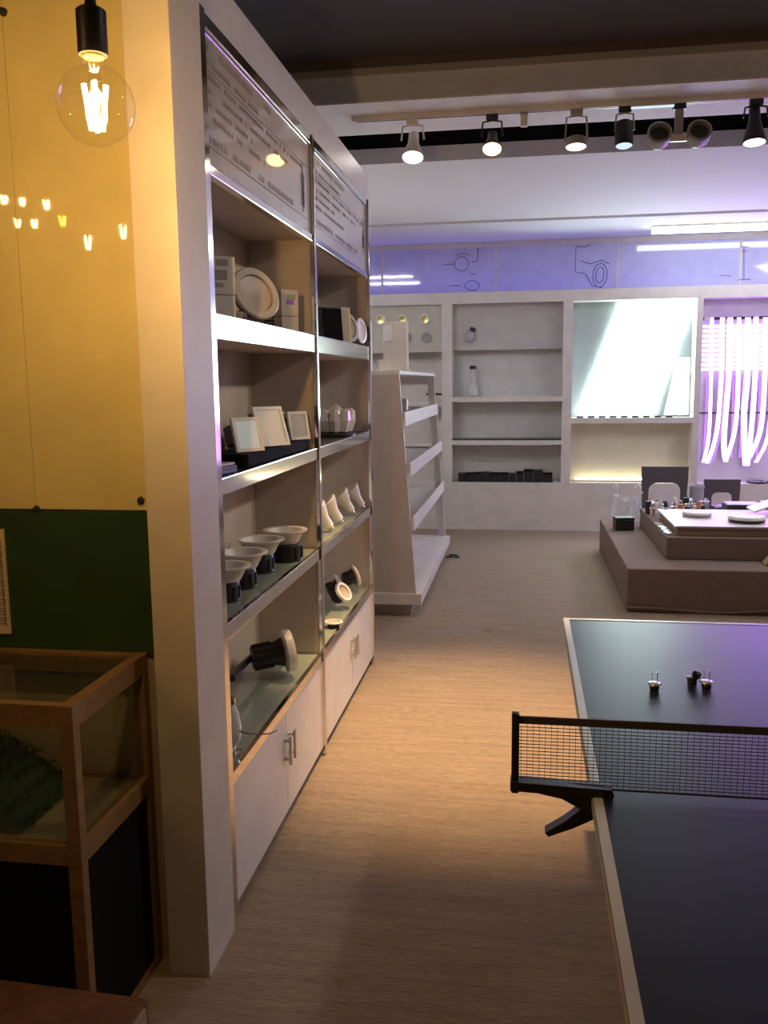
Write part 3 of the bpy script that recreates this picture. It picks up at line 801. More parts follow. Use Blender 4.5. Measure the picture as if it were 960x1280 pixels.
# small fittings left on the far half of the table
def fitting(label, px, py, style):
    q = onz(px, py, TZ)
    t = thing('mini_downlight', label, 'downlight', q, (0, 0, 0), 'small lamp fittings on the table')
    bm = bmesh.new(); lathe(bm, [(0, 0), (.012, 0), (.014, .008), (.010, .016), (0, .016)], None, 18); obj('body', bm, BLACK, t, True)
    bm = bmesh.new(); lathe(bm, [(0, .016), (.019 if style else .016, .016), (.017, .020), (.008, .022), (0, .022)], None, 20); obj('flange', bm, SILVER if style else DARK_METAL, t, True)
    if style:
        bm = bmesh.new(); tube(bm, [(-.007, 0, .02), (-.007, 0, .05), (.007, 0, .05), (.007, 0, .02)], .0012, 6); obj('wire_clip', bm, CHROME, t)
    else:
        bm = bmesh.new(); lathe(bm, [(0, .022), (.012, .022), (.013, .034), (.007, .040), (0, .040)], T(.004, 0, 0) @ Ry(15), 16); obj('cap', bm, BLACK, t, True)
fitting('small silver clip downlight standing alone on the table', 818, 862, 1)
fitting('small all-black lamp fitting on the table', 865, 855, 0)
fitting('small silver clip downlight beside the black fitting on the table', 883, 860, 1)

# ================================================================== WHITE GONDOLA SHELF
gd = thing('display_gondola', 'white tapered display gondola with tray shelves in mid room', 'shelving', (0, 0, 0))
GC = -1.17; GY0, GY1 = 5.97, 8.35
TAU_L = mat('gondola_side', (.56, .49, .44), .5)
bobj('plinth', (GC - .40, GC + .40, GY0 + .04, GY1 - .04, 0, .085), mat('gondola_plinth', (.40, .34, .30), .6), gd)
bobj('base_tray', (GC - .48, GC + .48, GY0 - .02, GY1, .085, .165), WHITE_LAM, gd, bev=.004)
for y, solid in ((GY0, 1), (GY1 - .03, 0)):
    if solid:
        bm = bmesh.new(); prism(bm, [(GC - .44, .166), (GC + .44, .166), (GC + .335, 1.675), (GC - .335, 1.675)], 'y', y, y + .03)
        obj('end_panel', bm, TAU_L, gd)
    else:
        for s in (-1, 1):
            bm = bmesh.new(); prism(bm, [(GC + s * .44, .166), (GC + s * .375, .166), (GC + s * .27, 1.675), (GC + s * .335, 1.675)], 'y', y, y + .03)
            obj('end_post', bm, WHITE_LAM, gd)
        bobj('end_rail', (GC - .27, GC + .27, y, y + .03, 1.60, 1.675), WHITE_LAM, gd)
bobj('centre_panel', (GC - .012, GC + .012, GY0 + .03, GY1 - .03, .166, 1.675), SHELF_BEIGE, gd)
for z, wd in ((.60, .415), (.98, .395), (1.325, .360)):
    for s in (-1, 1):
        x0, x1 = sorted((GC + s * .014, GC + s * wd))
        sh = bobj('shelf', (x0, x1, GY0 + .032, GY1 - .032, z, z + .02), WHITE_LAM, gd)
        xa, xb = sorted((GC + s * wd, GC + s * (wd + .012)))
        bobj('lip', (xa, xb, GY0 + .032, GY1 - .032, z, z + .095), WHITE_LAM, sh)
bobj('top_board', (GC - .34, GC + .34, GY0 - .001, GY1 + .001, 1.676, 1.70), WHITE_LAM, gd)
# display board and lamp on top
t = thing('display_board', 'upright white display board on top of the gondola', 'board', (-.875, 6.10, 1.701), deg(0, 0, -118))
bobj('panel', (-.012, .012, -.10, .10, .0, .33), WHITE_LAM, t, bev=.003)
bobj('bright_patch', (.012, .015, -.095, -.02, .20, .31), mat('bright_patch_white', (.85, .88, .92), .3), t)  # brighter patch: reflection on the board put into the colour
bobj('foot', (-.06, .06, -.08, .08, 0, .012), WHITE_LAM, t)
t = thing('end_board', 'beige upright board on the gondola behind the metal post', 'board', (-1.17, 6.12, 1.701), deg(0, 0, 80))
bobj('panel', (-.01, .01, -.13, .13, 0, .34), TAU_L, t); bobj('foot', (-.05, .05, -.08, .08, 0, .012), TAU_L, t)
t = thing('cylinder_lamp', 'small white cylinder lamp with dark cap on the gondola', 'lamp', (-.975, 6.03, 1.701))
bm = bmesh.new(); lathe(bm, [(0, 0), (.022, 0), (.022, .075), (0, .075)]); obj('body', bm, LAMP_WHITE, t, True)
bm = bmesh.new(); lathe(bm, [(0, .075), (.018, .075), (.018, .092), (0, .094)]); obj('cap', bm, LAMP_GREY, t, True)
for k, (yy, xx, m1, lb) in enumerate(((6.25, -.90, BLACK, 'small black spot lamp on the top gondola tray'), (6.45, -.875, LAMP_WHITE, 'small white spot lamp on the top gondola tray'))):
    t = thing('spot_lamp', lb, 'lamp', (xx, yy, 1.346))
    bm = bmesh.new(); lathe(bm, [(0, 0), (.03, 0), (.03, .01), (.012, .016), (.010, .07), (0, .07)]); obj('stand', bm, CHROME, t, True)
    bobj('head', (-.035, .035, -.035, .035, .07, .155), m1, t, bev=.006)
bm = bmesh.new(); tube(bm, [(-.70, 8.05, .012), (-.64, 8.02, .02), (-.58, 8.07, .012), (-.60, 8.16, .008), (-.68, 8.18, .008)], .008, 6)
tag(obj('floor_cable', bm, BLACK, None, True), 'short black cable loop on the carpet beside the gondola', 'cable')

# ================================================================== BUILT-IN SHELVING AT THE BACK
bs = thing('built_in_shelving', 'white built-in shelving wall with lit niches at the back', 'shelving', (0, 0, 0))
YI = 9.94                                        # niche back
ZB, ZT = .525, 2.448
X_U = [(-2.38, -2.30), (-.889, -.777), (.400, .500), (1.751, 1.815), (3.35, 3.42), (4.84, 4.89)]
bobj('base', (-2.38, 4.89, YB, YBAND - .002, 0, ZB), WHITE_LAM, bs)
bobj('top_rail', (-2.38, 4.89, YB, YBAND - .034, ZT, 2.543), WHITE_LAM, bs)
bobj('top_lip', (-2.38, 4.89, YB, YB + .015, 2.5431, 2.568), WHITE_LAM, bs)
for a, b in X_U:
    bobj('upright', (a, b, YB, YI + .02, ZB, ZT), WHITE_LAM, bs)
for (a, b), m_ in zip([(X_U[i][1], X_U[i + 1][0]) for i in range(5)], (WHITE_LAM, NICHE, mat('niche_grey', (.36, .40, .41), .5), NICHE, NICHE)):
    bobj('back_panel', (a, b, YI, YI + .02, ZB, ZT), m_, bs)
# bay 1: board of round downlights and shelf
sp = bobj('sample_board', (-2.30, -.89, YB + .04, YB + .07, 1.945, ZT), mat('sample_cream', (.60, .57, .50), .5), bs)
bobj('shelf', (-2.30, -.89, YB + .02, YI, 1.36, 1.40), WHITE_LAM, bs)
bobj('shelf', (-2.30, -.89, YB + .02, YI, .92, .95), WHITE_LAM, bs)
for k, (px, py, m_, lb) in enumerate(((476, 400, BRASS, 'yellow round downlight nearest the aisle shelving on the sample board'), (503, 400, BRASS, 'yellow round downlight in the middle of the sample board'),
                                      (531, 399, BRASS, 'yellow round downlight at the right end of the sample board'), (533, 422, LAMP_GREY, 'grey round downlight below the yellow row on the sample board'),
                                      (508, 422, LAMP_GREY, 'grey round downlight half hidden behind the gondola board'))):
    q = ony(px, py, YB + .04)
    t = ring_light('sample_downlight', lb, 'downlight', (q.x, YB + .0395, q.z), deg(90, 0, 0), .056, .02, LAMP_WHITE if m_ is BRASS else LAMP_GREY, m_, body=False, group='downlights on the sample board')
bm = bmesh.new(); tube(bm, [ony(x, y, YB + .03) for x, y in ((533, 493), (540, 492), (552, 493))], .012, 6)
tag(obj('black_rod', bm, BLACK, None, True), 'short black rod lamp sticking out by the first upright', 'lamp')
# bay 2 shelves
bobj('shelf', (-.777, .400, YB + .005, YI, 1.402, 1.455), WHITE_LAM, bs)
bobj('shelf', (-.777, .400, YB + .005, YI, .935, .985), WHITE_LAM, bs)
bobj('shelf_glass', (-.777, .400, YB + .005, YI, .987, 1.005), mat('dark_green_glass', (.05, .08, .08), .15), bs)
bobj('upper_panel', (-.777, .400, YI - .12, YI - .09, 1.96, ZT), mat('upper_panel_grey', (.55, .53, .52), .5), bs)
# hanging lamps in bay 2
t = thing('hanging_lamp', 'small tilted glass lamp fixed to the upper back panel', 'lamp', ony(588, 419, YI - .15))
bm = bmesh.new(); lathe(bm, [(0, .045), (.028, .045), (.03, .085), (0, .09)], Ry(22), 16); obj('cap', bm, BLACK, t, True)
bm = bmesh.new(); lathe(bm, [(.012, .045), (.05, .0), (.055, -.03), (.035, -.075), (0, -.085)], Ry(22), 20); obj('glass_shade', bm, mat('smoky_glass', (.42, .42, .44), .1), t, True)
bm = bmesh.new(); tube(bm, [(.02, 0, .07), (.02, .02, .07), (.02, .059, .08)], .006, 6); obj('wall_arm', bm, BLACK, t)
t = thing('hanging_lamp', 'glass globe lamp on a stem standing on the upper shelf', 'lamp', Vector((ony(591, 492, YI - .11).x, YI - .11, 1.456)))
bm = bmesh.new(); lathe(bm, [(0, .0), (.045, .01), (.06, .05), (.055, .10), (.028, .13), (0, .13)], None, 22); obj('glass_globe', bm, mat('pale_glass', (.60, .62, .62), .08, coat=.5), t, True)
bm = bmesh.new(); lathe(bm, [(.026, .13), (.022, .30), (0, .30)], None, 14); obj('stem', bm, mat('pale_glass', (.60, .62, .62)), t, True)
bm = bmesh.new(); lathe(bm, [(0, .30), (.036, .30), (.036, .335), (0, .34)], None, 16); obj('cap', bm, BLACK, t, True)
# row of black boxes in the lowest niche of bay 2
R_ = random.Random(4)
x = -.71; k = 0
names = ['black lamp carton at the left end of the lowest niche'] + ['black lamp carton number %s from the left in the lowest niche' % q for q in ('two', 'three', 'four', 'five', 'six', 'seven', 'eight', 'nine', 'ten', 'eleven', 'twelve')]
while x < .26 and k < 12:
    wd = R_.uniform(.075, .11); h = R_.uniform(.095, .115) if k not in (8, 9) else .135
    t = thing('lamp_carton', names[k], 'carton', (x, YB + .02, ZB), (0, 0, 0), 'black lamp cartons in the lowest niche')
    bobj('carton_body', (0, wd - .004, 0, .12, 0, h * .82), BLACK, t)
    bobj('lid', (-.001, wd - .003, -.001, .121, h * .83, h), BLACK_M if k % 3 else DARK_METAL, t)
    x += wd; k += 1
t = thing('small_reel', 'small pale grey reel at the foot of the second upright', 'reel', (.455, YB - .06, 0))
t.location = (ony(707, 603, YB + .02).x, YB + .06, ZB)
bm = bmesh.new(); lathe(bm, [(0, 0), (.045, 0), (.045, .012), (.03, .016), (.03, .036), (.045, .04), (.045, .05), (0, .05)], None, 20); obj('spool', bm, PALE_GREY, t, True)
t.location.x = .385 - .05

# bay 3: light niche above, warm-lit panel below
bobj('shelf', (.500, 1.751, YB + .002, YI, 1.165, 1.225), WHITE_LAM, bs)
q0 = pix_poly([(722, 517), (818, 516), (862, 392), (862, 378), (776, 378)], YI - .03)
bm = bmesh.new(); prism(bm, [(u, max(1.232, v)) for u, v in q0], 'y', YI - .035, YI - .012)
lp = thing('light_patch', 'slanted glowing sheet standing for a patch of cast light in the bright niche', 'light panel', (0, 0, 0))  # added glowing sheet in the shape of light cast on the niche back
obj('diffuser', bm, E_PATCH, lp)
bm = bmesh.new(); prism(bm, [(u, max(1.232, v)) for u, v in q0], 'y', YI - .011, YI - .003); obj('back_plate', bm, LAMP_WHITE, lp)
for k, pts in enumerate(([(830, 518), (847, 518), (857, 447), (846, 447)], [(847.5, 518), (860, 518), (862, 447), (858, 447)])):
    t = thing('led_tile', ('white glowing tile leaning at the left of the pair in the bright niche', 'white glowing tile leaning at the right of the pair in the bright niche')[k], 'light panel', (0, 0, 0), group='leaning glowing tiles')
    pp = pix_poly(pts, YI - .10); bm = bmesh.new(); prism(bm, [(u, max(1.228, v)) for u, v in pp], 'y', YI - .11, YI - .10); obj('diffuser', bm, E_WHITE, t)
    bm = bmesh.new(); prism(bm, [(u, max(1.228, v)) for u, v in pp], 'y', YI - .099, YI - .09); obj('back_plate', bm, LAMP_GREY, t)
for k in range(9):
    x = .56 + k * .115
    t = bobj('terminal_block', (x, x + .07, YB + .03, YB + .06, 1.2255, 1.243), DARK_METAL, bs, bev=.003)
bobj('warm_back', (.502, 1.749, YI - .02, YI - .001, ZB + .005, 1.163), mat('warm_cream', (.72, .68, .55), .6), bs)
t = thing('led_tube', 'warm glowing tube along the bottom of the lower niche', 'tube lamp', (1.08, YB + .14, ZB + .001))
bm = bmesh.new(); box(bm, -.53, .53, -.02, .02, 0, .02); obj('base_channel', bm, LAMP_WHITE, t)
bm = bmesh.new(); tube(bm, [(-.52, .0, .032), (.52, .0, .032)], .012, 10); obj('tube', bm, E_TUBE, t, True)

# bay 4: hanging LED strips
bobj('hanger_bar', (1.82, 3.345, YI - .045, YI - .03, 2.235, 2.262), BLACK, bs)
for k in range(9):
    x = 1.86 + k * .165
    bobj('clip', (x, x + .05, YI - .052, YI - .0455, 2.232, 2.265), (LAMP_WHITE, RED, DARK_METAL)[k % 3], bs)
z0 = ony(920, 465, YI).z
lp = thing('led_bar_board', 'overexposed white board of glowing bars behind the hanging strips', 'light panel', (0, 0, 0))
for k in range(10):
    z = z0 + .02 + k * (2.22 - z0 - .03) / 10
    b_ = bobj('led_bar', (1.84 + .01 * (k % 3), 3.30, YI - .022, YI - .012, z, z + .022), E_STRIP_W, lp)
    bobj('bar_channel', (1.84, 3.31, YI - .012, YI - .001, z - .004, z + .026), LAMP_WHITE, b_)
def strip(label, pts, m, wd=.026, off=.05):
    P = [ony(x, y, YI - off) for x, y in pts]
    # smooth
    Q = []
    for i in range(len(P) - 1):
        a, b = P[max(i - 1, 0)], P[i]; c_, d = P[i + 1], P[min(i + 2, len(P) - 1)]
        for s in range(5):
            u = s / 5
            Q.append(.5 * ((2 * b) + (c_ - a) * u + (2 * a - 5 * b + 4 * c_ - d) * u * u + (3 * b - a - 3 * c_ + d) * u ** 3))
    Q.append(P[-1])
    t = thing('led_strip', label, 'light strip', (0, 0, 0), (0, 0, 0), 'hanging glowing strips')
    bm = bmesh.new(); ribbon(bm, Q, (1, 0, 0), wd, .004); obj('glowing_tape', bm, m, t)
    bm = bmesh.new(); ribbon(bm, [q + Vector((0, .004, 0)) for q in Q], (1, 0, 0), wd * 1.1, .002); obj('backing_tape', bm, LAMP_WHITE, t)
    return t
TOPY = 397
strip('white glowing strip hanging nearest the bright niche', [(890, TOPY), (889, 470), (886, 545), (879, 578)], E_STRIP_W, .032)
strip('white glowing strip second from the bright niche', [(903, TOPY), (902, 465), (896, 540), (884, 579)], E_STRIP_W, .040, .062)
strip('thin violet glowing strip second from the left edge', [(907, TOPY), (906, 470), (900, 545), (888, 580)], E_STRIP_V2, .012, .055)
strip('pink glowing strip looping down on the left', [(913, TOPY), (911, 470), (906, 530), (905, 560), (907, 575)], E_STRIP_P, .05)
strip('white glowing strip joining the pink loop', [(924, TOPY), (923, 470), (919, 535), (907, 577)], E_STRIP_W, .04, .058)
strip('white glowing strip forming the left arm of the big loop', [(935, TOPY), (934, 470), (930, 520), (932, 582)], E_STRIP_W, .055)
strip('white glowing strip forming the right arm of the big loop', [(945, TOPY), (944, 470), (939, 540), (934, 582)], E_STRIP_W, .045, .058)
strip('white glowing strip bending toward the big loop', [(957, TOPY), (956, 470), (951, 535), (937, 572)], E_STRIP_W, .045, .064)
strip('pale pink glowing strip curling at the picture edge', [(968, TOPY), (965, 480), (960, 545), (945, 578)], E_STRIP_P, .035)
strip('violet glowing strip just outside the picture edge', [(984, TOPY), (983, 470), (978, 530), (972, 580)], E_STRIP_V, .05)
strip('violet glowing strip second outside the picture edge', [(1005, TOPY), (1003, 470), (1000, 540), (996, 580)], E_STRIP_V, .05)
strip('violet glowing strip third outside the picture edge', [(1030, TOPY), (1028, 470), (1026, 540), (1020, 580)], E_STRIP_V, .05)
for k, (xa, xb, lb) in enumerate(((884, 880, 'added violet glow strip flat on the wall at the left of the strips'), (917, 914, 'added violet glow strip flat on the wall behind the pink loop'),
                                (929, 925, 'added violet glow strip flat on the wall left of the big loop'), (950, 946, 'added violet glow strip flat on the wall right of the big loop'))):
    strip(lb, [(xa, 470), (xa - 1, 515), (xb, 572)], E_STRIP_V2, .022, .026)  # added strips: violet light on the wall given as glowing tape
bm = bmesh.new(); tube(bm, [(1.83, YI - .03, ony(900, 516, YI).z), (3.34, YI - .03, ony(900, 516, YI).z)], .008, 6); obj('lower_rod', bm, DARK_METAL, bs)
t = thing('strip_coil', 'coiled strip lying on the bench under the hanging strips', 'light strip', (2.42, YB + .11, ZB))
for k in range(4):
    bm = bmesh.new(); lathe(bm, [(.05 + .018 * k, 0), (.058 + .018 * k, 0), (.058 + .018 * k, .018), (.05 + .018 * k, .018)], T(.012 * k, .006 * k - .02, 0), 22, True); obj('coil', bm, (PALE_GREY, BLACK)[k % 2], t, True)
# violet cove strip on top of the shelving, washing the printed band
cv = thing('cove_strip', 'violet cove light strip on top of the built-in shelving', 'light strip', (0, 0, 0))
bobj('channel', (-2.3, 4.8, YB + .02, YB + .07, 2.544, 2.550), LAMP_WHITE, cv)
bobj('glowing_tape', (-2.3, 4.8, YB + .032, YB + .058, 2.5501, 2.553), E_COVE, cv)

# linear ceiling light near the back wall
t = thing('linear_ceiling_light', 'long white linear ceiling light above the bright niches', 'ceiling light', (1.23, 9.30, 0))
bobj('housing', (0, 2.9, 0, .13, ZC - .02, ZC - .001), LAMP_WHITE, t)
bobj('diffuser', (.005, 2.895, .005, .125, ZC - .065, ZC - .0201), E_WHITE, t)

E_BACK = emat('led_back_row', (1.0, 0.96, 0.90), 55.0)
for yy, lb in ((7.35, 'linear ceiling light beyond the aisle shelving, the further one'), (6.55, 'linear ceiling light beyond the aisle shelving, the nearer one')):
    t = thing('linear_ceiling_light', lb, 'ceiling light', (-2.35, yy, 0), (0, 0, 0), 'linear ceiling lights hidden by the shelving')
    bobj('housing', (0, .80, 0, .12, ZC - .04, ZC - .001), LAMP_WHITE, t)
    bobj('diffuser', (.005, .795, .005, .115, ZC - .05, ZC - .0401), E_BACK, t)

# ================================================================== TRACK LIGHTS
YT = 5.45
tr = thing('lighting_track', 'white lighting track under the ceiling bulkhead', 'lighting track', (0, 0, 0))
bobj('rail', (ony(440, 152, YT).x, 4.6, YT - .018, YT + .018, 3.155, 3.1838), LAMP_WHITE, tr)
bobj('groove', (ony(445, 152, YT).x, 4.59, YT - .006, YT + .006, 3.1535, 3.156), BLACK, tr)
ZR = 3.153
def head_adaptor(t, m=BLACK, x=0):
    bobj('adaptor', (x - .035, x + .035, -.02, .02, -.03, 0), m, t, bev=.003)
def spot_light(t, loc, tgt, e, col, size=70):
    lo = lamp_obj('track_beam', 'SPOT', loc, e, col, tgt, spot_size=math.radians(size), spot_blend=.8, shadow_soft_size=.03)
    lo.parent = t
def face_lamp(label, px, py, face, bodym, R, L, tilt, rz=0, arm=LAMP_WHITE, shape='bell', e=0, col=(1, 1, 1), tgt=None):
    f = ony(px, py, YT)
    t = thing('track_spot', label, 'spotlight', (f.x, YT, ZR), (0, 0, 0), 'spotlights on the track')
    head_adaptor(t, bodym)
    dz = f.z - ZR
    # yoke from the adaptor to the head's pivot
    bm = bmesh.new()
    piv = dz + L * .62
    for s in (-1, 1):
        tube(bm, [(0, 0, -.03), (s * R * .9, 0, -.04), (s * R * 1.02, 0, piv)], .006, 6)
    obj('yoke', bm, arm, t, True)
    M = T(0, 0, dz) @ Rz(rz) @ Rx(tilt)
    bm = bmesh.new()
    if shape == 'bell':
        prof = [(0, L), (R * .45, L), (R * .50, L * .6), (R * .72, L * .35), (R, L * .04), (R, 0), (R * .92, 0), (R * .66, L * .34), (0, L * .40)]
    else:
        prof = [(0, L), (R * .85, L), (R, L * .9), (R, 0), (R * .9, 0), (R * .88, L * .1), (0, L * .12)]
    lathe(bm, prof, M, 26); obj('head', bm, bodym, t, True)
    bm = bmesh.new(); lathe(bm, [(0, -.006), (R * .6, -.004), (R * .88, .004), (R * .88, .008), (0, .008)], M, 26); obj('lamp_face', bm, face, t, True)
    if e:
        dirv = (M.to_3x3() @ Vector((0, 0, -1)))
        p0 = Vector((0, 0, dz)) + dirv * .03
        world_t = Vector(tgt) - Vector((f.x, YT, ZR))
        spot_light(t, p0, world_t, e, col)
    return t
face_lamp('white glass bell spotlight glowing white, leftmost on the track', 516, 197, E_SPOT_C, LAMP_WHITE, .066, .16, -22, 0, LAMP_WHITE, 'bell', 30, (1, .88, .74), (-.8, 7.6, 0))
face_lamp('warm glowing spotlight with dark adaptor on the track', 615, 187, E_SPOT_W, DARK_METAL, .060, .12, -30, 0, DARK_METAL, 'bell', 30, (1, .72, .42), (-.3, 5.0, 0))
face_lamp('shallow disc spotlight with a grey arm on the track', 720, 184, E_SPOT_C, LAMP_GREY, .062, .05, -8, 0, LAMP_GREY, 'can', 24, (1, .88, .74), (.4, 6.6, 0))
face_lamp('dark cylinder spotlight with a bluish face on the track', 780, 183, E_SPOT_DIM, BLACK, .052, .14, -12, 0, LAMP_GREY, 'can')
face_lamp('black bell spotlight with a white face at the picture edge', 943, 179, E_SPOT_C, BLACK, .064, .22, -10, 0, BLACK, 'bell', 22, (1, .9, .8), (1.5, 6.8, 0))
f = ony(848, 170, YT)
t = thing('twin_track_spot', 'twin round grey spotlight hanging on a central stem', 'spotlight', (f.x, YT, ZR))
head_adaptor(t)
bobj('stem', (-.022, .022, -.015, .015, f.z - ZR + .005, -.03), LAMP_GREY, t)
bobj('cross_arm', (-.10, .10, -.012, .012, f.z - ZR - .03, f.z - ZR + .005), LAMP_WHITE, t)
for s in (-1, 1):
    bm = bmesh.new(); M = T(s * .108, 0, f.z - ZR) @ Rx(68)
    lathe(bm, [(0, -.05), (.05, -.05), (.066, -.02), (.068, .045), (.056, .05), (.050, .01), (0, 0)], M, 26); h = obj('head', bm, LAMP_GREY, t, True)
    bm = bmesh.new(); lathe(bm, [(0, .012), (.044, .014), (.048, .022), (0, .02)], M, 22); obj('lens', bm, DARK_METAL, h, True)
q = ony(655, 155, YT)
t = thing('track_connector', 'small white connector block hanging on the track', 'connector', (q.x, YT, ZR))
bobj('block', (-.02, .02, -.02, .02, -.075, 0), LAMP_WHITE, t, bev=.003); bobj('collar', (-.024, .024, -.024, .024, -.012, -.001), LAMP_GREY, t)
q0, q1 = ony(788, 133, YT), ony(842, 131, YT)
t = thing('slim_led_bar', 'slim lit bar clipped under the track', 'light bar', ((q0.x + q1.x) / 2, YT - .03, ZR))
L = (q1.x - q0.x) / 2
bobj('housing', (-L, L, -.012, .012, -.012, 0), LAMP_WHITE, t); bobj('diffuser', (-L + .002, L - .002, -.010, .010, -.02, -.0121), E_SPOT_DIM, t)

# ================================================================== STEPPED PLATFORM AND WHAT LIES ON IT
pf = thing('display_platform', 'low two-tier platform covered in brown carpet', 'platform', (0, 0, 0))
PX1 = 3.3
bobj('lower_tier', (.73, PX1, 6.27, 8.58, 0, .31), PLAT, pf, bev=.012)
bobj('upper_tier', (1.045, PX1 - .3, 6.63, 8.15, .311, .475), PLAT, pf, bev=.008)
bm = bmesh.new()          # wavy seam of the loose carpet skirt
pts = [(.74 + k * .12, 6.262 - .006 * math.sin(k * 1.3), .022 + .012 * math.sin(k * .8 + 1)) for k in range(21)]
tube(bm, pts, .012, 6); obj('skirt_fold', bm, PLAT, pf, True)
Z2 = .4755
ct = thing('flat_carton', 'flat brown carton under the white board on the platform', 'carton', (1.13, 6.70, Z2))
bobj('carton_body', (0, 1.75, 0, .85, 0, .055), CARD, ct, bev=.003); bobj('top_flap', (-.004, 1.754, -.004, .854, .0552, .060), CARD, ct)
wb = thing('white_board', 'large white sample board lying on the brown carton', 'board', (1.11, 6.69, Z2 + .0605))
bobj('sheet', (0, 1.8, 0, .90, 0, .014), LAMP_WHITE, wb, bev=.002); bobj('edge_strip', (0, 1.8, -.003, -.0002, 0, .014), PALE_GREY, wb)
ZW = Z2 + .0755
def dish(label, px, py, R, h, m=LAMP_WHITE, rimm=LAMP_GREY):
    q = onz(px, py, ZW)
    t = thing('ceiling_disc_lamp', label, 'ceiling lamp', (q.x, q.y, ZW), (0, 0, 0), 'disc lamps on the white board')
    bm = bmesh.new(); lathe(bm, [(0, 0), (R * .92, 0), (R * .95, h * .5), (0, h * .5)], None, 28); obj('base_ring', bm, rimm, t, True)
    bm = bmesh.new(); lathe(bm, [(0, h * .5), (R * .96, h * .5), (R, h * .7), (R * .92, h), (R * .8, h * .92), (0, h * .9)], None, 28); obj('cover', bm, m, t, True)
dish('white disc lamp at the left of the white board', 871, 645, .115, .035)
dish('white disc lamp with dark rim at the right of the white board', 933, 652, .14, .045, LAMP_WHITE, BLACK)
q = onz(950, 645, ZW)
t = thing('tilted_panel', 'white panel lamp leaning at the right end of the board', 'panel light', (q.x + .12, q.y + .12, ZW + .02), deg(0, -20, 0))
bobj('panel', (-.15, .30, -.13, .13, .060, .075), LAMP_WHITE, t, bev=.003); bobj('back_box', (0, .2, -.08, .08, .0, .0595), BLACK, t)
for k, (px, py, ww, hh_, lb) in enumerate(((918, 637, .28, .075, 'black open lamp tray on the platform left of its twin'), (956, 634, .28, .085, 'black open lamp tray on the platform at the picture edge'))):
    q = onz(px, py, Z2)
    q.y = 7.73
    t = thing('black_tray', lb, 'tray', (q.x * .985, q.y, Z2), (0, 0, 0), 'black lamp trays on the platform')
    bobj('tray_body', (-ww / 2, ww / 2, -.10, .12, 0, hh_ + .03), BLACK, t, bev=.004)
    bobj('inlay', (-ww / 2 + .01, ww / 2 - .01, -.09, .11, hh_ + .0301, hh_ + .036), PALE_GREY, t)
    bobj('label', (-.02, .10, -.104, -.1002, .03, .06), PALE_GREY, t)
# clear packets on the left margin of the upper tier
pk = [onz(826, 660, Z2), onz(832, 668, Z2)]
for k, (y, lb) in enumerate(((7.02, 'silver foil lamp packet nearest on the platform edge'), (7.14, 'silver foil lamp packet in the middle on the platform edge'), (7.26, 'silver foil lamp packet furthest on the platform edge'))):
    t = thing('foil_packet', lb, 'packet', (1.085, y - .25, Z2), deg(0, 0, 12), 'foil packets on the platform edge')
    bobj('pouch', (-.03, .015, -.05, .05, 0, .016), mat('foil', (.75, .85, .80), .25, .6), t, bev=.006); bobj('seal', (-.028, .013, .05, .062, .004, .007), mat('foil', (.75, .85, .80)), t)
t = thing('green_card', 'pale green card on the platform edge', 'card', (1.10, 7.15, Z2), deg(0, 0, 10))
bobj('sheet', (-.045, .01, -.10, .10, 0, .004), GREEN_L, t); bobj('fold', (-.045, .01, .06, .10, .0041, .008), GREEN_L, t)
# heap of small lamp parts at the far left of the upper tier
R_ = random.Random(21)
spots = []
for k in range(60):
    if len(spots) >= 26: break
    x, y = 1.07 + .50 * R_.random(), 7.62 + .46 * R_.random()
    if any((x - a) ** 2 + (y - b) ** 2 < .0042 for a, b in spots): continue
    spots.append((x, y))
spots.sort()
kinds = [('black', BLACK), ('silver', CHROME), ('white', LAMP_WHITE), ('orange', ORANGE), ('grey', LAMP_GREY), ('black', BLACK), ('silver', SILVER)]
ordn = ['first', 'second', 'third', 'fourth', 'fifth', 'sixth', 'seventh', 'eighth', 'ninth', 'tenth', 'eleventh', 'twelfth', 'thirteenth', 'fourteenth',
        'fifteenth', 'sixteenth', 'seventeenth', 'eighteenth', 'nineteenth', 'twentieth', 'twenty-first', 'twenty-second', 'twenty-third', 'twenty-fourth', 'twenty-fifth', 'twenty-sixth']
for k, (x, y) in enumerate(spots):
    cn, cm = kinds[k % 7]
    t = thing('lamp_part', 'small %s lamp part, %s from the left in the heap on the platform' % (cn, ordn[k]), 'lamp part', (x, y, Z2), (0, 0, R_.uniform(0, 6.28)), 'loose lamp parts heaped on the platform')
    if k % 2:
        bm = bmesh.new(); r = R_.uniform(.018, .023); h = R_.uniform(.09, .15)
        lathe(bm, [(0, 0), (r, 0), (r * 1.1, h * .5), (r * .7, h * .9), (0, h)], None, 12); obj('body', bm, cm, t, True)
        bm = bmesh.new(); lathe(bm, [(r * .9, h * .5), (r * 1.25, h * .52), (r * 1.25, h * .58), (r * .9, h * .6)], None, 12, True); obj('collar', bm, SILVER, t, True)
    else:
        s = R_.uniform(.016, .022); h = R_.uniform(.07, .12)
        bobj('body', (-s, s, -s * 1.05, s * 1.05, 0, h), cm, t, bev=.003)
        bm = bmesh.new(); tube(bm, [(0, 0, h - .002), (.01, .01, h + .02), (.02, .006, h + .025)], .003, 6); obj('lead', bm, BLACK, t)
t = thing('dark_plate', 'flat dark plate on the platform behind the white board', 'plate', (1.80, 7.99, Z2), deg(0, 0, 5))
bobj('sheet', (-.16, .16, -.10, .10, 0, .05), BLACK, t, bev=.004); bobj('inlay', (-.14, .14, -.08, .08, .0501, .054), DARK_METAL, t)
t = thing('wood_block', 'small pale wooden wedge on the lower tier at the picture edge', 'wedge', (onz(958, 701, .311).x, 6.52, .311))
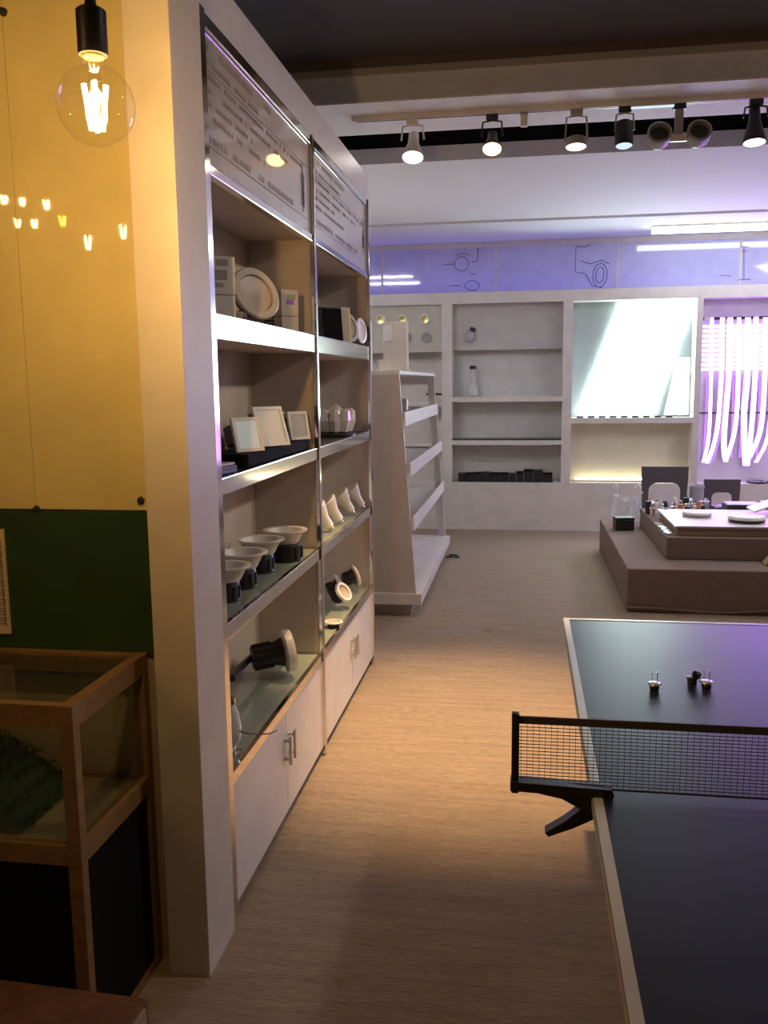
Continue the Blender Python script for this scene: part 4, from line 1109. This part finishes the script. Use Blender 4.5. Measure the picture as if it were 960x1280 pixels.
bm = bmesh.new(); prism(bm, [(-.05, .0045), (.06, .0045), (.06, .12), (.04, .12)], 'y', -.05, .05); obj('body', bm, mat('pale_wood', (.5, .4, .24), .5), t)
bobj('base_pad', (-.055, .065, -.055, .055, 0, .004), BLACK, t)
# plastic bag and black box on the lower tier
q = onz(782, 662, .311)
t = thing('black_lamp_box', 'small black box beside the plastic bag on the lower tier', 'box', (q.x, q.y, .311), deg(0, 0, 8))
bobj('carton_body', (-.10, .06, -.06, .06, 0, .09), BLACK, t, bev=.004); bobj('lid', (-.102, .062, -.062, .062, .0905, .115), BLACK, t, bev=.003)
bm = bmesh.new()
seg = 22
rings = []
R_ = random.Random(8)
for i, (r, z) in enumerate(((.02, 0), (.10, .004), (.115, .05), (.12, .10), (.11, .15), (.105, .18), (.12, .21), (.13, .235))):
    rings.append([bm.verts.new((r * math.cos(2 * math.pi * k / seg) * (1 + .22 * math.sin(k * 2.1 + i) * (i > 1)), r * .8 * math.sin(2 * math.pi * k / seg) * (1 + .2 * math.cos(k * 1.7 + i * .6)),
                                z + (.07 * abs(math.cos(2 * math.pi * k / seg)) ** 2 - .02 + .02 * math.sin(k * 2.7)) * (i > 4))) for k in range(seg)])
for A, B in zip(rings[:-1], rings[1:]):
    for k in range(seg):
        bm.faces.new((A[k], A[(k + 1) % seg], B[(k + 1) % seg], B[k]))
q = onz(776, 648, .311)
pb = thing('plastic_bag', 'crumpled translucent white plastic bag on the lower tier', 'bag', (q.x + .02, 8.36, .311))
obj('bag_body', bm, BAG, pb, True)
for s in (-1, 1):
    bm = bmesh.new(); ribbon(bm, [(s * .12, -.03, .26), (s * .125, -.02, .33), (s * .10, 0, .355), (s * .07, .02, .32), (s * .075, .03, .25)], (0, 1, .2), .045, .002); obj('handle', bm, BAG, pb)

# ================================================================== CHAIRS AND BIN BEHIND THE PLATFORM
def chair(label, px0, px1, ytop, Y, seat_h, hole, rz=0):
    a, b = ony(px0, ytop, Y), ony(px1, ytop, Y)
    W = (b.x - a.x) / 2; H = a.z
    t = thing('low_chair', label, 'chair', ((a.x + b.x) / 2, Y, 0), (0, 0, math.radians(rz)), 'dark chairs behind the platform')
    # backrest: board with rounded opening, built as a bridged outline
    bm = bmesh.new(); th = .025
    z0 = seat_h
    n = 16
    hw, ht = W * hole, (H - z0) * .62
    outer, inner = [], []
    pts_i = [(-hw, z0)]
    rr = min(hw * .55, ht * .8)
    for k in range(9):
        an = math.pi - k * math.pi / 16
        pts_i.append((-hw + rr + rr * math.cos(an), z0 + ht - rr + rr * math.sin(an)))
    for k in range(9):
        an = math.pi / 2 - k * math.pi / 16
        pts_i.append((hw - rr + rr * math.cos(an), z0 + ht - rr + rr * math.sin(an)))
    pts_i.append((hw, z0))
    m_ = len(pts_i)
    pts_o = []
    for i, (u, v) in enumerate(pts_i):
        if i < 4: q = (-W * .93 - .07 * W * (v - z0) / (H - z0), v if i else z0)
        elif i >= m_ - 4: q = (W * .93 + .07 * W * (v - z0) / (H - z0), v if i < m_ - 1 else z0)
        else: q = (-W + 2 * W * (i - 4) / (m_ - 9), H)
        pts_o.append(q)
    def V(u, v, y): return bm.verts.new((u, y, v))
    F = [[V(u, v, y) for u, v in pts_i] for y in (-th / 2, th / 2)]; O = [[V(u, v, y) for u, v in pts_o] for y in (-th / 2, th / 2)]
    for i in range(m_ - 1):
        bm.faces.new((F[0][i], F[0][i + 1], O[0][i + 1], O[0][i])); bm.faces.new((F[1][i], O[1][i], O[1][i + 1], F[1][i + 1]))
        bm.faces.new((F[0][i], F[1][i], F[1][i + 1], F[0][i + 1])); bm.faces.new((O[0][i], O[0][i + 1], O[1][i + 1], O[1][i]))
    for i in (0, m_ - 1):
        bm.faces.new((F[0][i], O[0][i], O[1][i], F[1][i]))
    obj('backrest', bm, CHAIR, t)
    bobj('seat', (-W, W, th / 2 - .02, .38, seat_h - .03, seat_h), CHAIR, t, bev=.006)
    for sx in (-W + .01, W - .045):
        for sy in (0.0, .33):
            bobj('leg', (sx, sx + .035, sy, sy + .035, 0, seat_h - .031), CHAIR, t)
    return t
chair('dark grey chair with arched opening in its back, the larger one', 802, 861, 583, 8.80, .38, .68)
chair('dark grey chair with arched opening in its back, the smaller one', 880, 926, 599, 8.95, .32, .56)
q = ony(871, 607, 8.85)
t = thing('waste_bin', 'pale grey translucent bin between the two dark chairs', 'bin', (q.x, 8.85, 0))
bm = bmesh.new(); lathe(bm, [(0, 0), (.058, 0), (.068, q.z - .02), (.064, q.z - .02), (.054, .008), (0, .008)], None, 24); obj('bucket', bm, PALE_GREY, t, True)
bm = bmesh.new(); lathe(bm, [(.064, q.z - .019), (.073, q.z - .019), (.073, q.z), (.064, q.z)], None, 24, True); obj('rim', bm, PALE_GREY, t, True)

# ================================================================== FIXTURES OF THE AISLE LAMP AND THE ADDED FILL LAMPS
def ceiling_spot(label, loc, tgt):
    t = thing('ceiling_spotlight', label, 'spotlight', loc)
    d = (Vector(tgt) - Vector(loc)).normalized()
    M = d.to_track_quat('-Z', 'Y').to_matrix().to_4x4()
    bm = bmesh.new(); lathe(bm, [(.050, -.012), (.055, -.012), (.055, .06), (.030, .075), (0, .075), (0, .070), (.046, .055), (.050, -.012)], M, 22)
    obj('head', bm, BLACK, t, True)
    bm = bmesh.new(); tube(bm, [M @ Vector((0, 0, .07)), (0, 0, 3.41 - loc[2])], .007, 6); obj('stem', bm, BLACK, t, True)
ceiling_spot('black ceiling spotlight above the aisle lighting the carpet', (-0.15, 3.65, 3.30), (-0.20, 4.0, 0))
for y_, lb in ((2.6, 'added black fill spotlight above the table nearer the camera'), (4.1, 'added black fill spotlight above the far end of the table')):
    ceiling_spot(lb, (2.4, y_, 3.32), (-0.85, y_ + .3, 1.15))  # housings of the added shelf fill spots
for (x, y, z0, z1, s_, lb) in ((3.5, 7.5, 3.105, 3.1195, .62, 'added square fill light over the right side of the platform'), (3.8, 2.2, 3.385, 3.4095, .52, 'added square fill light right of the table')):
    t = thing('fill_panel_light', lb, 'ceiling light', (x, y, 0))  # housing of an added fill light
    bobj('backing', (-s_, s_, -s_, s_, z0 + .004, z1), LAMP_WHITE, t)
    for a in ((-s_ - .02, -s_, -s_ - .02, s_ + .02), (s_, s_ + .02, -s_ - .02, s_ + .02), (-s_, s_, -s_ - .02, -s_), (-s_, s_, s_, s_ + .02)):
        bobj('frame', (*a, z0 - .01, z1), LAMP_GREY, t)
